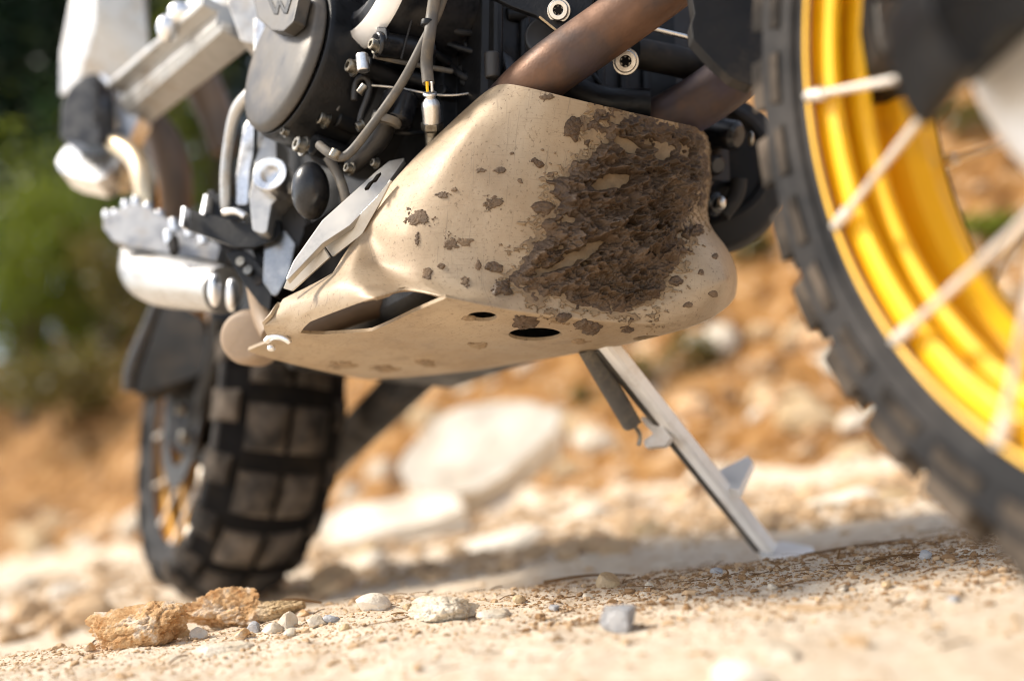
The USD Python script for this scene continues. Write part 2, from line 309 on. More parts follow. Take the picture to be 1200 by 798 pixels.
def pebble_mat(name, ramp):
    return usdkit.material(stage, '/World/Looks/'+name, {
        'g': ('geometry', {}), 'r': ('rgb_ramp', {'ramp': ramp}), 'n': ('noise_texture', {'scale': 500.0, 'detail': 4.0}), 'hs': ('mix', {'mix_type': 'multiply', 'fac': .0}),
        'p': ('principled_bsdf', {'roughness': .9, 'specular_ior_level': .25})},
        [('g.random_per_island', 'r.fac'), ('g.position', 'n.vector'), ('r.color', 'hs.color1'), ('n.color', 'hs.color2'), ('hs.color', 'p.base_color')], surface='p.BSDF')
M['pebbles'] = pebble_mat('mixed_pebbles', [(0, (.46, .32, .19)), (.12, (.56, .44, .31)), (.4, (.64, .55, .44)), (.75, (.72, .66, .57)), (.9, (.42, .39, .36)), (.95, (.17, .17, .19)), (1, (.60, .45, .29))])
M['grit'] = pebble_mat('dark_grit', [(0, (.26, .155, .075)), (.25, (.48, .33, .185)), (.5, (.62, .50, .36)), (.7, (.72, .64, .53)), (.85, (.34, .32, .30)), (1, (.56, .38, .20))])
M['litter'] = pebble_mat('dry_plant_litter', [(0, (.14, .075, .03)), (.3, (.28, .16, .07)), (.6, (.40, .26, .13)), (.85, (.52, .40, .24)), (1, (.34, .30, .15))])
def leaf_mat(name, ramp, trans=.35):
    return usdkit.material(stage, '/World/Looks/'+name, {
        'g': ('geometry', {}), 'r': ('rgb_ramp', {'ramp': ramp}), 'p': ('principled_bsdf', {'roughness': .42}), 't': ('translucent_bsdf', {}),
        'm': ('mix_closure', {'fac': trans})},
        [('g.random_per_island', 'r.fac'), ('r.color', 'p.base_color'), ('r.color', 't.color'), ('p.BSDF', 'm.closure1'), ('t.BSDF', 'm.closure2')], surface='m.closure')
M['leaf_dark'] = leaf_mat('dark_leaves', [(0, (.010, .028, .012)), (.6, (.022, .055, .018)), (1, (.05, .10, .03))])
M['leaf_lime'] = leaf_mat('sunlit_green_leaves', [(0, (.15, .19, .012)), (.6, (.28, .33, .022)), (1, (.44, .43, .045))], .45)
M['leaf_mid'] = leaf_mat('mid_green_leaves', [(0, (.03, .07, .014)), (.6, (.07, .13, .022)), (1, (.14, .20, .04))], .4)
M['leaf_dry'] = leaf_mat('olive_dry_leaves', [(0, (.12, .10, .02)), (.5, (.17, .16, .03)), (1, (.28, .20, .06))], .35)
M['bark'] = mat('bark', (.075, .05, .032), .9, 0, .4, 8, (.14, .11, .08), .4, 1.0, 30, .02)

# ================================================================== ground and bank
F2 = FW[:2]/np.linalg.norm(FW[:2]); R2 = _r0[:2]
def crest(s):      # distance into the view of the low gravel crest in the foreground
    return .93+.10*s
def bank_s(x, y): return (y-(2.0+.27*x))/math.sqrt(1+.27**2)
def height(x, y, fine=True):
    x, y = np.asarray(x, float), np.asarray(y, float)
    d = (x-CAM[0])*F2[0]+(y-CAM[1])*F2[1]; s = (x-CAM[0])*R2[0]+(y-CAM[1])*R2[1]
    c = crest(s); amp = np.interp(s, [-.9, -.45, -.2, 0, .2, .5, 1.0], [.03, .040, .036, .027, .019, .012, .0])
    dd = d-c
    h = amp*np.where(dd < 0, np.exp(-(dd/.60)**2), np.exp(-(dd/.16)**2))
    h = h*np.clip((d+.2)/.5, 0, 1)
    p = np.stack([x, y, np.zeros_like(x)], -1)
    far = np.clip((d-1.0)/1.5, 0, 1)
    h = h+(fbm(p*5, 4, 3)-.5)*(.014+.03*far)
    if fine:
        h = h+(fbm(p*28, 4, 5)-.5)*.008*np.clip(1.6-far, .4, 1.2)+np.maximum(fbm(p*95, 3, 8)-.52, 0)*.007
    # the bank of earth behind the motorcycle
    bs = bank_s(x, y)
    t = np.clip(bs, 0, None)
    prof = np.interp(t, [0, .25, 1.0, 2.0, 3.2, 5, 12, 60], [0, .10, .62, 1.50, 2.5, 3.6, 7.0, 16.0])
    wob = (fbm(p*1.1, 5, 21)-.5)*1.0+(fbm(p*4.5, 5, 22)-.5)*.75
    h = h+prof*(1+.25*wob)+np.clip(t/.8, 0, 1)*wob*.30
    # seat the wheels and the stand
    for wx, wy, rr in ((0, 0, .30), (1.52, -.02, .30), (.845, .43, .10)):
        k = np.exp(-((x-wx)**2+(y-wy)**2)/rr**2); h = h*(1-k)-.003*k
    return h
def grid_mesh(xs, ys, fine=True):
    X, Y = np.meshgrid(xs, ys, indexing='ij'); Z = height(X, Y, fine); n, m = X.shape
    V = np.stack([X, Y, Z], -1).reshape(-1, 3); i = np.arange(n*m).reshape(n, m)
    q = np.stack([i[:-1, :-1], i[1:, :-1], i[1:, 1:], i[:-1, 1:]], -1).reshape(-1, 4)
    return V, q
def graded(a, b, c0, c1, fine, growth=1.10, most=6.0):
    mid = list(np.arange(c0, c1, fine)); out = []; s, x = fine, mid[-1]
    while x < b: s = min(s*growth, most); x += s; out.append(x)
    lo = []; s, x = fine, c0
    while x > a: s = min(s*growth, most); x -= s; lo.append(x)
    return np.array(lo[::-1]+mid+out)
V, Q = grid_mesh(graded(-120, 120, .15, 1.75, .0045), graded(-120, 120, -.75, .75, .0045))
# everything on the bank (beyond its foot line) is the hillside, the rest the ground; the two sheets share their edge
cen = V[Q].mean(1); up_bank = bank_s(cen[:, 0], cen[:, 1]) > .12
def tri(q): return np.vstack([q[:, [0, 1, 2]], q[:, [0, 2, 3]]])
def sub(V, f):
    u, inv = np.unique(f, return_inverse=True); return trimesh.Trimesh(V[u], inv.reshape(-1, 3), process=False)
obj('ground', sub(V, tri(Q[~up_bank])), M['ground'], smooth=True, kind='structure', label='pale sandy gravel ground lit by the sun under the motorcycle')
obj('hillside', sub(V, tri(Q[up_bank])), M['bank'], smooth=True, kind='structure', label='ochre earth bank rising behind the motorcycle')

# ---- gravel, denser on the crest that is in focus
ico = trimesh.creation.icosphere(subdivisions=1)
def pebbles(n, place, size, name, label, matl, sub_=1):
    base = trimesh.creation.icosphere(subdivisions=sub_); nv = len(base.vertices); Vs = np.zeros((n, nv, 3)); 
    xy = place(n); z = height(xy[:, 0], xy[:, 1]); s = size(n)
    for i in range(n):
        v = base.vertices*(1+rng.uniform(-.28, .28, (nv, 1)))
        k = rng.normal(size=3); k /= np.linalg.norm(k); d = v@k; v = v-np.outer(np.maximum(d-.55, 0)*.9, k)
        v = v*np.array([1, rng.uniform(.6, 1), rng.uniform(.4, .75)])*s[i]
        a = rng.uniform(0, 6.3); c, sn = math.cos(a), math.sin(a)
        v = np.c_[v[:, 0]*c-v[:, 1]*sn, v[:, 0]*sn+v[:, 1]*c, v[:, 2]]
        Vs[i] = v+[xy[i, 0], xy[i, 1], z[i]+s[i]*.22]
    Fs = (base.faces[None]+(np.arange(n)*nv)[:, None, None]).reshape(-1, 3)
    obj(name, trimesh.Trimesh(Vs.reshape(-1, 3), Fs, process=False), matl, smooth=False, kind='stuff', label=label)
def in_view(n, dlo, dhi, power=1.0, pad=60):
    d = dlo+(dhi-dlo)*rng.random(n)**power; px = rng.uniform(-pad, 1200+pad, n)
    return np.c_[CAM[0]+F2[0]*d+R2[0]*d*(px-600)/FPX, CAM[1]+F2[1]*d+R2[1]*d*(px-600)/FPX]
def near_crest(n):
    px = rng.uniform(-60, 1260, n); dc = .93*np.ones(n)
    d = dc+.10*(px-600)/FPX+rng.normal(-.06, .14, n)
    d = np.clip(d, .35, 1.5)
    return np.c_[CAM[0]+F2[0]*d+R2[0]*d*(px-600)/FPX, CAM[1]+F2[1]*d+R2[1]*d*(px-600)/FPX]
pebbles(14000, near_crest, lambda n: np.exp(rng.normal(math.log(.0008), .5, n)), 'gravel', 'fine mixed gravel and grit lying on the sandy ground', M['pebbles'])
pebbles(350, lambda n: in_view(n, .45, 1.5), lambda n: np.exp(rng.normal(math.log(.0030), .4, n)), 'gravel', 'pea sized pebbles scattered over the sandy ground', M['pebbles'])
pebbles(2500, lambda n: in_view(n, 1.4, 4.0), lambda n: np.exp(rng.normal(math.log(.011), .5, n)), 'gravel', 'loose pale rubble covering the ground behind the motorcycle', M['pebbles'])

def right_side(n):
    px = 560+rng.random(n)**.8*700; d = .90+.10*(px-600)/FPX+rng.normal(-.02, .10, n)
    return np.c_[CAM[0]+F2[0]*d+R2[0]*d*(px-600)/FPX, CAM[1]+F2[1]*d+R2[1]*d*(px-600)/FPX]
pebbles(6000, right_side, lambda n: np.exp(rng.normal(math.log(.0011), .5, n)), 'gravel', 'dark and ochre grit strewn thickly on the ground below the side stand', M['grit'])
# ---- dry plant litter: bits of straw, bark and stalks
def litter(n, place, name, label, lo=.008, hi=.030):
    ms = []; xy = place(n); z = height(xy[:, 0], xy[:, 1])
    Vs, Fs, k = [], [], 0
    for i in range(n):
        L = rng.uniform(lo, hi); a = rng.uniform(0, 6.3); w = rng.uniform(.0003, .0008); e = rng.uniform(-.1, .35); bend = rng.uniform(-.10, .10)
        P = [np.array([xy[i, 0]+math.cos(a+bend*t)*L*t, xy[i, 1]+math.sin(a+bend*t)*L*t, z[i]+.0012+e*L*t*(1.2-t)]) for t in (0, .35, .7, 1)]
        sd = np.array([-math.sin(a), math.cos(a), .3])*w; u = np.array([0, 0, w*1.2])
        for p in P: Vs += [p-sd, p+sd, p+u]
        for j in range(3):
            b = k+3*j
            for p_, q_ in ((0, 1), (1, 2), (2, 0)): Fs += [(b+p_, b+q_, b+q_+3), (b+p_, b+q_+3, b+p_+3)]
        Fs += [(k, k+2, k+1), (k+9, k+10, k+11)]; k += 12
    obj(name, trimesh.Trimesh(Vs, Fs, process=False), M['litter'], smooth=False, kind='stuff', label=label)
def right_crest(n):
    px = np.clip(rng.normal(900, 240, n), 420, 1250); d = .90+.10*(px-600)/FPX+rng.normal(0, .10, n)
    return np.c_[CAM[0]+F2[0]*d+R2[0]*d*(px-600)/FPX, CAM[1]+F2[1]*d+R2[1]*d*(px-600)/FPX]
litter(220, right_crest, 'plant_litter', 'dry brown stalks and bark bits strewn on the gravel below the side stand')
litter(110, lambda n: in_view(n, .5, 1.3), 'plant_litter', 'sparse dry straw scattered over the foreground gravel')

# ---- single stones one can point to
def block_mesh(size, seed, rough=.05):
    r = np.random.default_rng(seed); P = np.array([(x, y, z) for x in (-1, 1) for y in (-1, 1) for z in (-1, 1)], float)*r.uniform(.62, 1.0, (8, 3))
    P = np.vstack([P, r.normal(size=(5, 3))*.55*np.array([1, 1, 1])]); hm = manifold3d.Manifold.hull_points(P).to_mesh(); m = trimesh.Trimesh(hm.vert_properties[:, :3], hm.tri_verts)
    for _ in range(4): m = m.subdivide()
    trimesh.smoothing.filter_taubin(m, iterations=3); v = m.vertices
    v = v+m.vertex_normals*((fbm(v*2.2+seed, 5, seed)-.5)*rough*3)[:, None]; return trimesh.Trimesh(v*np.asarray(size)/2, m.faces, process=False)
def stone(px, py, wpx, hpx, d, matl, name, label, cat_='stone', group=None, seed=1, sub_=4, flat=1.0, rough=.3, cuts=7, fine=.05, sink=.25, rot=0, wz=None, depth_k=.9, block=False):
    """A rock whose foot stands on the ground below picture point (px, py)."""
    for dd in np.arange(.30, 1.2, .004):
        q = pw(px, py, dd)
        if q[2] <= float(height(q[0], q[1])): d = dd; break
    p = pw(px, py, d); W = wpx*d/FPX; Hh = hpx*d/FPX
    m = block_mesh((W*1.15, W*depth_k, Hh*1.3), seed) if block else rock_mesh((W*1.12, W*depth_k, Hh*1.25), seed, sub_, rough, cuts, fine)
    a = math.atan2(R2[1], R2[0])+rot; m.apply_transform(trimesh.transformations.rotation_matrix(a, [0, 0, 1]))
    m.apply_transform(trimesh.transformations.rotation_matrix(-ROLL*.5, [FW[0], FW[1], 0]))
    zz = height(p[0], p[1]) if wz is None else wz
    z0 = -m.bounds[0, 2]-Hh*sink
    return obj(name, m, matl, smooth=50, label=label, cat=cat_, group=group, loc=(p[0], p[1], float(zz)+z0))

stone(165, 744, 112, 50, .84, M['rock_orange'], 'rock', 'long ochre rock nearest the left edge, in front of the orange crest rock', 'rock', seed=11, sub_=5, fine=.10, rough=.32, depth_k=.6, rot=.1, sink=.12)
stone(265, 730, 112, 46, .90, M['rock_orange'], 'rock', 'rough rust orange rock on the crest below the rear tyre', 'rock', seed=23, sub_=5, fine=.14, rough=.38, depth_k=.55, rot=-.05, sink=.15)
stone(318, 727, 78, 26, .93, M['rock_tan'], 'rock', 'low tan rock tapering into the dark twig right of the orange rock', 'rock', seed=29, sub_=5, fine=.12, rough=.35, depth_k=.6, sink=.2)
stone(180, 714, 36, 22, .99, M['rock_grey'], 'stone', 'small grey white stone peeping over the left ochre rock', seed=5, fine=.08)
stone(437, 712, 40, 22, .97, M['rock_white'], 'stone', 'smooth white stone sitting alone on the crest beside the rear tyre', seed=8, fine=.02, rough=.2)
stone(728, 739, 58, 42, .86, M['rock_grey'], 'stone', 'blue grey cube shaped stone alone on bright gravel in the foreground', seed=77, fine=.05, rough=.16, cuts=12, sink=.25, depth_k=.8, rot=.35)
stone(715, 688, 28, 24, .98, M['rock_tan'], 'stone', 'pinkish stone standing up on the dark debris line', seed=14, fine=.06)
stone(520, 726, 84, 26, .90, M['rock_pale'], 'stone', 'flat crumbly pale rock at the middle of the crest', seed=15, sub_=5, fine=.10, depth_k=.7)
stone(577, 722, 46, 16, .89, M['rock_pale'], 'stone', 'small pale slab tilted beside the crumbly crest rock', seed=16, fine=.07, sink=.4)
stone(875, 798, 80, 34, .56, M['rock_white'], 'stone', 'blurred bright white stone at the bottom edge of the picture', seed=17, fine=.02)
stone(918, 770, 46, 30, .62, M['rock_pale'], 'stone', 'blurred pale stone right of the bright white one in the near gravel', seed=18)
stone(262, 762, 62, 15, .75, M['rock_pale'], 'stone', 'pale flat stone in front of the ochre rocks', seed=19, fine=.06, sink=.5)
k = 0
for (px, py, w, h, d, mt) in ((232, 734, 20, 14, .85, 'rock_white'), (262, 737, 32, 12, .86, 'rock_pale'), (300, 740, 16, 12, .84, 'rock_grey'), (318, 742, 24, 14, .85, 'rock_pale'), (337, 735, 24, 18, .87, 'rock_pale'),
                         (342, 746, 16, 12, .84, 'rock_pale'), (372, 733, 26, 12, .89, 'rock_pale'), (216, 746, 22, 14, .82, 'rock_tan'), (388, 728, 18, 9, .9, 'rock_grey'), (286, 749, 20, 12, .82, 'rock_orange'),
                         (106, 762, 14, 9, .85, 'rock_orange'), (404, 738, 14, 8, .86, 'rock_tan'), (355, 722, 20, 9, .92, 'rock_orange')):
    k += 1
    stone(px, py, w, h, d, M[mt], 'pebble', 'small loose pebble at the foot of the ochre rocks', 'pebble', 'pebbles by the ochre rocks', seed=60+k, sub_=3, fine=.06)
for (px, py, w, h, d, mt) in ((840, 672, 14, 9, 1.0, 'rock_grey'), (1085, 655, 14, 10, .98, 'rock_grey'), (1010, 668, 12, 7, .97, 'rock_tan'), (650, 716, 14, 9, .9, 'rock_grey'), (610, 706, 16, 9, .94, 'rock_tan'),
                         (990, 694, 12, 8, .9, 'rock_pale'), (1118, 706, 14, 9, .8, 'rock_grey'), (690, 702, 12, 8, .94, 'rock_pale'), (480, 716, 16, 9, .93, 'rock_tan'), (905, 690, 12, 7, .9, 'rock_pale'),
                         (760, 690, 12, 8, .95, 'rock_pale'), (1040, 690, 13, 8, .9, 'rock_tan')):
    k += 1
    stone(px, py, w, h, d, M[mt], 'pebble', 'small loose pebble along the crest under the motorcycle', 'pebble', 'pebbles along the crest', seed=60+k, sub_=3, fine=.06)
def twig(pts, r, label, d):
    P = []
    for a, b, lift in pts:
        g = pw(a, b, d); P.append([g[0], g[1], float(height(g[0], g[1]))+lift])
    obj('twig', tube(P, np.linspace(r, r*.5, len(P)), 8, 24), M['litter'], smooth=50, label=label, cat='twig')
twig([(330, 712, .012), (352, 712, .011), (378, 716, .004)], .0022, 'short dark twig lying right of the tan crest rock', .93)
twig([(940, 680, .002), (985, 676, .004), (1040, 672, .003), (1075, 668, .002)], .0016, 'long dark twig lying on the gravel right of the stand foot', .97)
twig([(640, 703, .004), (690, 693, .005), (742, 690, .002)], .0018, 'dark curved stalk along the debris line under the skid plate', .96)
twig([(992, 712, .001), (995, 700, .010)], .0012, 'tiny dark stalk standing upright in the right gravel', .88)
twig([(852, 735, .001), (862, 724, .006), (858, 714, .010)], .0012, 'small brown sprig standing in the gravel right of the grey stone', .83)
twig([(1020, 705, .002), (1060, 703, .003), (1100, 706, .001)], .0012, 'thin reddish stalk lying flat in the right gravel', .84)

# ---- far stones on the flat and on the bank
def far_stone(px, py, w, h, mt, label, seed, d=None, group=None, rot=0, tilt_=0, depth_k=.8, flat=1.0):
    if d is None:                                              # where the view first meets ground or bank
        for dd in np.arange(1.5, 12, .02):
            q = pw(px, py, dd)
            if q[2] <= height(q[0], q[1], False): break
        d = dd
    q = pw(px, py, d); W, Hh = w*d/FPX, h*d/FPX
    m = rock_mesh((W, W*depth_k, Hh), seed, 4, .3, 7, .05)
    m.apply_transform(trimesh.transformations.rotation_matrix(math.atan2(R2[1], R2[0])+rot, [0, 0, 1]))
    if tilt_: m.apply_transform(trimesh.transformations.rotation_matrix(tilt_, [FW[0], FW[1], 0]))
    obj('boulder' if w > 90 else 'stone', m, M[mt], smooth=50, label=label, cat='boulder' if w > 90 else 'stone', group=group, loc=q)
def slab(outline, d, normal, thick, mt, label, seed, rough=.03):
    m = plate(outline, d, normal, thick, .0, pw); m = m.subdivide_to_size(.035); m.merge_vertices(); v = m.vertices
    v = v+m.vertex_normals*((fbm(v*6, 4, seed)-.5)*rough*1.6)[:, None]; m.vertices = v; m = trimesh.Trimesh(v, m.faces, process=False)
    obj('boulder', m, M[mt], smooth=40, label=label, cat='boulder')
slab([(466, 550), (474, 528), (492, 508), (512, 486), (545, 476), (590, 470), (620, 468), (656, 484), (650, 506), (622, 530), (590, 556), (560, 574), (520, 580), (480, 570)], 2.95, (.70, -.55, .45), .16, 'rock_white', 'big white slab leaning on the bank behind the skid plate', 101)
slab([(372, 622), (380, 606), (400, 596), (448, 588), (496, 576), (536, 580), (544, 594), (520, 604), (484, 616), (440, 626), (400, 632)], 2.7, (.30, -.28, .91), .11, 'rock_white', 'long flat cream slab lying below the big white slab', 102, .02)
far_stone(435, 662, 44, 36, 'rock_white', 'round white stone just right of the rear tyre', 103)
far_stone(600, 640, 150, 60, 'rock_white', 'broad white stone on the flat behind the debris line', 104, tilt_=-.1)
far_stone(575, 590, 60, 60, 'rock_grey', 'greyish stone wedged under the right end of the big white slab', 105)
far_stone(85, 700, 62, 40, 'rock_white', 'white stone far left at the edge of the track', 106)
far_stone(20, 690, 60, 34, 'rock_pale', 'cream stone cut by the left picture edge', 107)
far_stone(1000, 590, 110, 44, 'rock_white', 'pale stone left of the front tyre foot', 108)
far_stone(690, 610, 90, 46, 'rock_pale', 'cream stone behind the side stand spring', 109)
far_stone(840, 560, 80, 46, 'rock_pale', 'cream stone behind the side stand fin', 110)
far_stone(940, 490, 74, 50, 'rock_tan', 'tan stone on the bank right of the side stand', 111)
far_stone(700, 520, 64, 44, 'rock_pale', 'pale stone behind the upper side stand', 112)
g = np.random.default_rng(5); k = 0
while k < 190:
    px, py = g.uniform(-40, 1240), g.uniform(300, 650)
    if py < 650-.22*abs(px) and px < 500 and py < 600: continue
    k += 1; w = g.uniform(14, 60)**1.0
    mt = ['rock_pale', 'rock_tan', 'rock_orange', 'rock_tan', 'rock_brown', 'rock_orange'][k % 6]
    where = 'left of the rear wheel' if px < 260 else 'behind the guard and rear tyre' if px < 620 else 'around the big side stand' if px < 900 else 'behind the front tyre' if px < 1060 else 'seen through the front spokes'
    what = {'rock_pale': 'blurred cream stone', 'rock_tan': 'blurred tan stone', 'rock_orange': 'blurred orange stone', 'rock_brown': 'blurred brown clod'}[mt]+(' of the larger size' if w > 38 else ' of the smaller size')
    far_stone(px, py, w, w*g.uniform(.5, .85), mt, f'{what} on the bank {where}', 200+k, group=f'{what}s on the bank {where}', tilt_=g.uniform(-.4, .4))

# ---- vegetation
def leaves(n, centre, radii, size, seed, clumps=14, shell=.55):
    r = np.random.default_rng(seed); cc = r.normal(size=(clumps, 3)); cc /= np.linalg.norm(cc, axis=1, keepdims=True)
    cc *= r.uniform(.25, .95, (clumps, 1)); ck = r.uniform(.25, .5, clumps); w = r.integers(0, clumps, n)
    p = cc[w]+r.normal(size=(n, 3))*ck[w][:, None]*.55
    p = np.asarray(centre)+p*np.asarray(radii)
    a = r.normal(size=(n, 3)); a /= np.linalg.norm(a, axis=1, keepdims=True); b = np.cross(a, r.normal(size=(n, 3))); b /= np.linalg.norm(b, axis=1, keepdims=True)
    s = size*r.uniform(.6, 1.3, (n, 1)); Vs = np.stack([p-a*s, p-b*s*.45, p+a*s, p+b*s*.45], 1).reshape(-1, 3)
    i = np.arange(n)*4; Fs = np.vstack([np.c_[i, i+1, i+2], np.c_[i, i+2, i+3]])
    return trimesh.Trimesh(Vs, Fs, process=False)
def tree(x, y, h, rad, n, size, matl, label, seed, cat_='tree', base=None, name='tree', low=.02):
    z = float(height(x, y, False)) if base is None else base
    t = xf(name, None, (x, y, z), label, cat_)
    r = np.random.default_rng(seed)
    trunk = [tube([(0, 0, -.2), (r.normal()*.05, r.normal()*.05, h*.4), (r.normal()*.15, r.normal()*.15, h*.85)], [h*.03, h*.022, h*.006], 10)]
    for q in range(7):
        a = r.uniform(0, 6.3); zz = h*r.uniform(.25, .7); trunk.append(tube([(0, 0, zz), (math.cos(a)*rad*.4, math.sin(a)*rad*.4, zz+h*.1), (math.cos(a)*rad*.8, math.sin(a)*rad*.8, zz+h*.16)], [h*.011, h*.007, h*.003], 6))
    obj('trunk', cat(*trunk), M['bark'], t, smooth=50)
    obj('crown', leaves(n, (0, 0, h*.5*(1+low)), (rad, rad, h*.52*(1-low)), size, seed), matl, t, smooth=False)
def at_view(px, d):
    return CAM[:2]+F2*d+R2*d*(px-600)/FPX
for i, (px, d, h, rad, n, mt, lb) in enumerate((
        (-70, 14.5, 11.0, 2.9, 9000, 'leaf_dark', 'dark dense tree cut by the left picture edge'),
        (110, 15.5, 12.0, 3.0, 9000, 'leaf_dark', 'tall dark tree behind the pillion footrest'),
        (280, 15.0, 11.0, 2.8, 7000, 'leaf_dark', 'dark tree seen through the gap below the footrest bracket'),
        (30, 18.5, 13.0, 3.6, 9000, 'leaf_dark', 'dark tree standing far back at the left edge'),
        (200, 19.5, 13.0, 3.8, 9000, 'leaf_dark', 'tallest dark tree far back between the silencer and the frame'),
        (450, 16.0, 11.0, 3.2, 4000, 'leaf_dark', 'dark tree hidden mostly by the engine'),
        (640, 14.0, 10.0, 3.0, 4000, 'leaf_dark', 'dark tree rising behind the engine top'),
        (-200, 17.0, 12.0, 3.6, 6000, 'leaf_dark', 'dark tree beyond the left picture edge'),
        (-420, 15.5, 11.0, 3.4, 5000, 'leaf_dark', 'dark tree second beyond the left picture edge'),
        (-620, 16.5, 12.0, 3.6, 5000, 'leaf_dark', 'dark tree third beyond the left picture edge'),
        (-850, 14.5, 11.0, 3.6, 5000, 'leaf_dark', 'dark tree fourth beyond the left picture edge'))):
    x, y = at_view(px, d); tree(x, y, h, rad, n, .13, M[mt], lb, 300+i)
for i, (px, d, h, rad, n, mt, lb) in enumerate((
        (18, 11.5, 3.3, 1.15, 4200, 'leaf_lime', 'sunlit lime green bush at the left picture edge'),
        (120, 12.0, 2.7, .95, 3000, 'leaf_lime', 'yellow green bush beside the rear mudguard on the left bank'),
        (222, 12.5, 4.3, .85, 3000, 'leaf_lime', 'bright green bush seen under the footrest bracket'),
        (70, 13.0, 4.4, 1.3, 3600, 'leaf_mid', 'mid green bush rising behind the lime bushes'),
        (175, 10.5, 1.5, .8, 1800, 'leaf_dry', 'low dry scrub left of the rear mudguard'),
        (60, 9.6, .9, .9, 1700, 'leaf_dry', 'low olive scrub along the top of the left bank'))):
    x, y = at_view(px, d); tree(x, y, h, rad, n, .06, M[mt], lb, 330+i, 'bush', name='bush', low=.0)
def bank_plant(px, py, w, mt, label, seed):
    for dd in np.arange(1.5, 14, .03):
        q = pw(px, py, dd)
        if q[2] <= height(q[0], q[1], False): break
    rr = w*dd/FPX/2
    t = xf('plant', None, q, label, 'plant')
    obj('leaves', leaves(260, (0, 0, rr*.5), (rr, rr, rr*.8), rr*.16, seed, 8), M[mt], t, smooth=False)
    obj('stem', tube([(0, 0, -.02), (0, .01, rr*.6)], [.006, .003], 6), M['bark'], t)
bank_plant(825, 428, 70, 'leaf_dry', 'small green weed on the bank above the side stand', 41)
bank_plant(465, 490, 60, 'leaf_dry', 'small olive weed left of the big white slab', 42)
bank_plant(690, 475, 46, 'leaf_dry', 'small olive weed right of the big white slab', 43)
bank_plant(1165, 290, 80, 'leaf_lime', 'green weed on the bank seen through the spokes', 44)
bank_plant(880, 300, 90, 'leaf_dry', 'olive weed on the bank beside the horn', 45)
bank_plant(1130, 150, 90, 'leaf_dry', 'olive weed high on the bank seen through the front rim', 46)
bank_plant(760, 445, 60, 'leaf_dry', 'olive weed between the stand and the guard', 50)
bank_plant(560, 445, 50, 'leaf_dry', 'olive weed above the big white slab', 47)

# ================================================================== the motorcycle
BIKE = xf('motorcycle', None, None, 'muddy adventure motorcycle with gold spoked wheels leaning on its side stand', 'motorcycle')
UsdGeom.Xformable(BIKE).AddRotateXOp().Set(-math.degrees(LEAN))
SIDE = np.array([0, -1.0, 0]); TOCAM = lambda p: (CB-p)/np.linalg.norm(CB-p)
def part(name, mesh, m, parent=BIKE, smooth=40, label=None, kind=None): return obj(name, mesh, M[m], parent, smooth, label=label, kind=kind)
def pr(px, d): return px*d/FPX
def T(pts, r, n=16, steps=None, d=None):                         # tube through (px, py, depth) points, radius in the same units
    P = [pt(a, b, c) for a, b, c in pts]; rr = [pr(x, c[2]) for x, c in zip(np.broadcast_to(r, (len(pts),)), pts)]
    return tube(P, rr, n, steps)

# ---------------------------------------------------------------- skid plate
def S(px, py, ax, v): return on(px, py, ax, v)
Mg = [
 [S(574,101,'x',.955), S(592,96,'x',.995), S(640,108,'x',1.02), S(700,123,'x',1.03), S(760,137,'x',1.035), S(800,146,'x',1.035), S(822,151,'x',1.02), S(832,163,'x',.985)],
 [S(517,154,'x',.926), S(545,152,'x',.97), S(612,165,'x',1.00), S(690,180,'x',1.015), S(758,192,'x',1.022), S(806,203,'x',1.025), S(829,208,'x',1.01), S(834,212,'x',.98)],
 [S(457,212,'x',.896), S(497,215,'x',.95), S(580,232,'x',.985), S(676,245,'x',1.003), S(752,255,'x',1.012), S(796,264,'x',1.02), S(816,264,'x',1.01), S(824,262,'x',.985)],
 [S(424,268,'x',.872), S(468,277,'x',.93), S(560,296,'x',.975), S(668,306,'x',.995), S(748,312,'x',1.01), S(812,308,'x',1.032), S(842,292,'x',1.04), S(850,284,'x',1.00)],
 [S(443,312,'x',.893), S(478,322,'x',.935), S(552,336,'x',.97), S(660,348,'x',.99), S(744,354,'x',1.005), S(818,350,'x',1.035), S(860,328,'x',1.05), S(866,318,'x',1.00)],
 [S(474,340,'x',.935), S(526,348,'z',.272), S(556,356,'z',.271), S(622,369,'z',.270), S(705,377,'z',.270), S(790,384,'z',.272), S(852,367,'x',1.02), S(862,350,'x',.97)]]
right_edge = [(484,366),(436,389),(378,392),(350,391),(318,400),(288,411)]
_z = lambda p: S(p[0], p[1], 'z', .270)
def wing(U, L):
    return [U, U+(L-U)*.5+np.array([.006, -.011, .0]), U+(L-U)*.82+np.array([.004, -.006, .0]), L]
Wrow = None
Wg = [  # the right-hand arm, running back to close the slot: upper edge, bulge, lower edge
 [Mg[3][0], Mg[4][0], Mg[4][0]+(Mg[5][0]-Mg[4][0])*.72, Mg[5][0]],
 wing(S(401,300,'y',-.142), S(440,348,'z',.273)), wing(S(391,320,'y',-.150), S(412,358,'z',.273)),
 wing(S(357,338,'y',-.164), S(362,377,'z',.272)), wing(S(331,350,'y',-.176), _z(right_edge[3])), wing(S(320,371,'y',-.184), _z(right_edge[4]))]
left_edge = [(806,394),(744,406),(640,427),(560,438),(480,447),(440,446)]
Bg = [[np.asarray(p) for p in Mg[5][1:]]]
for (a, b), (c, d) in zip(right_edge, left_edge):
    A, B = S(a, b, 'z', .270), S(c, d, 'z', .270); row = [A+(B-A)*t for t in (0, .12, .33, .6, .85, 1)]
    row = [row[i]+np.array([0, 0, -.003*math.sin(math.pi*min(1, i/5))]) for i in range(6)]
    row.append(B+np.array([-.01, .03, .035])); Bg.append(row)
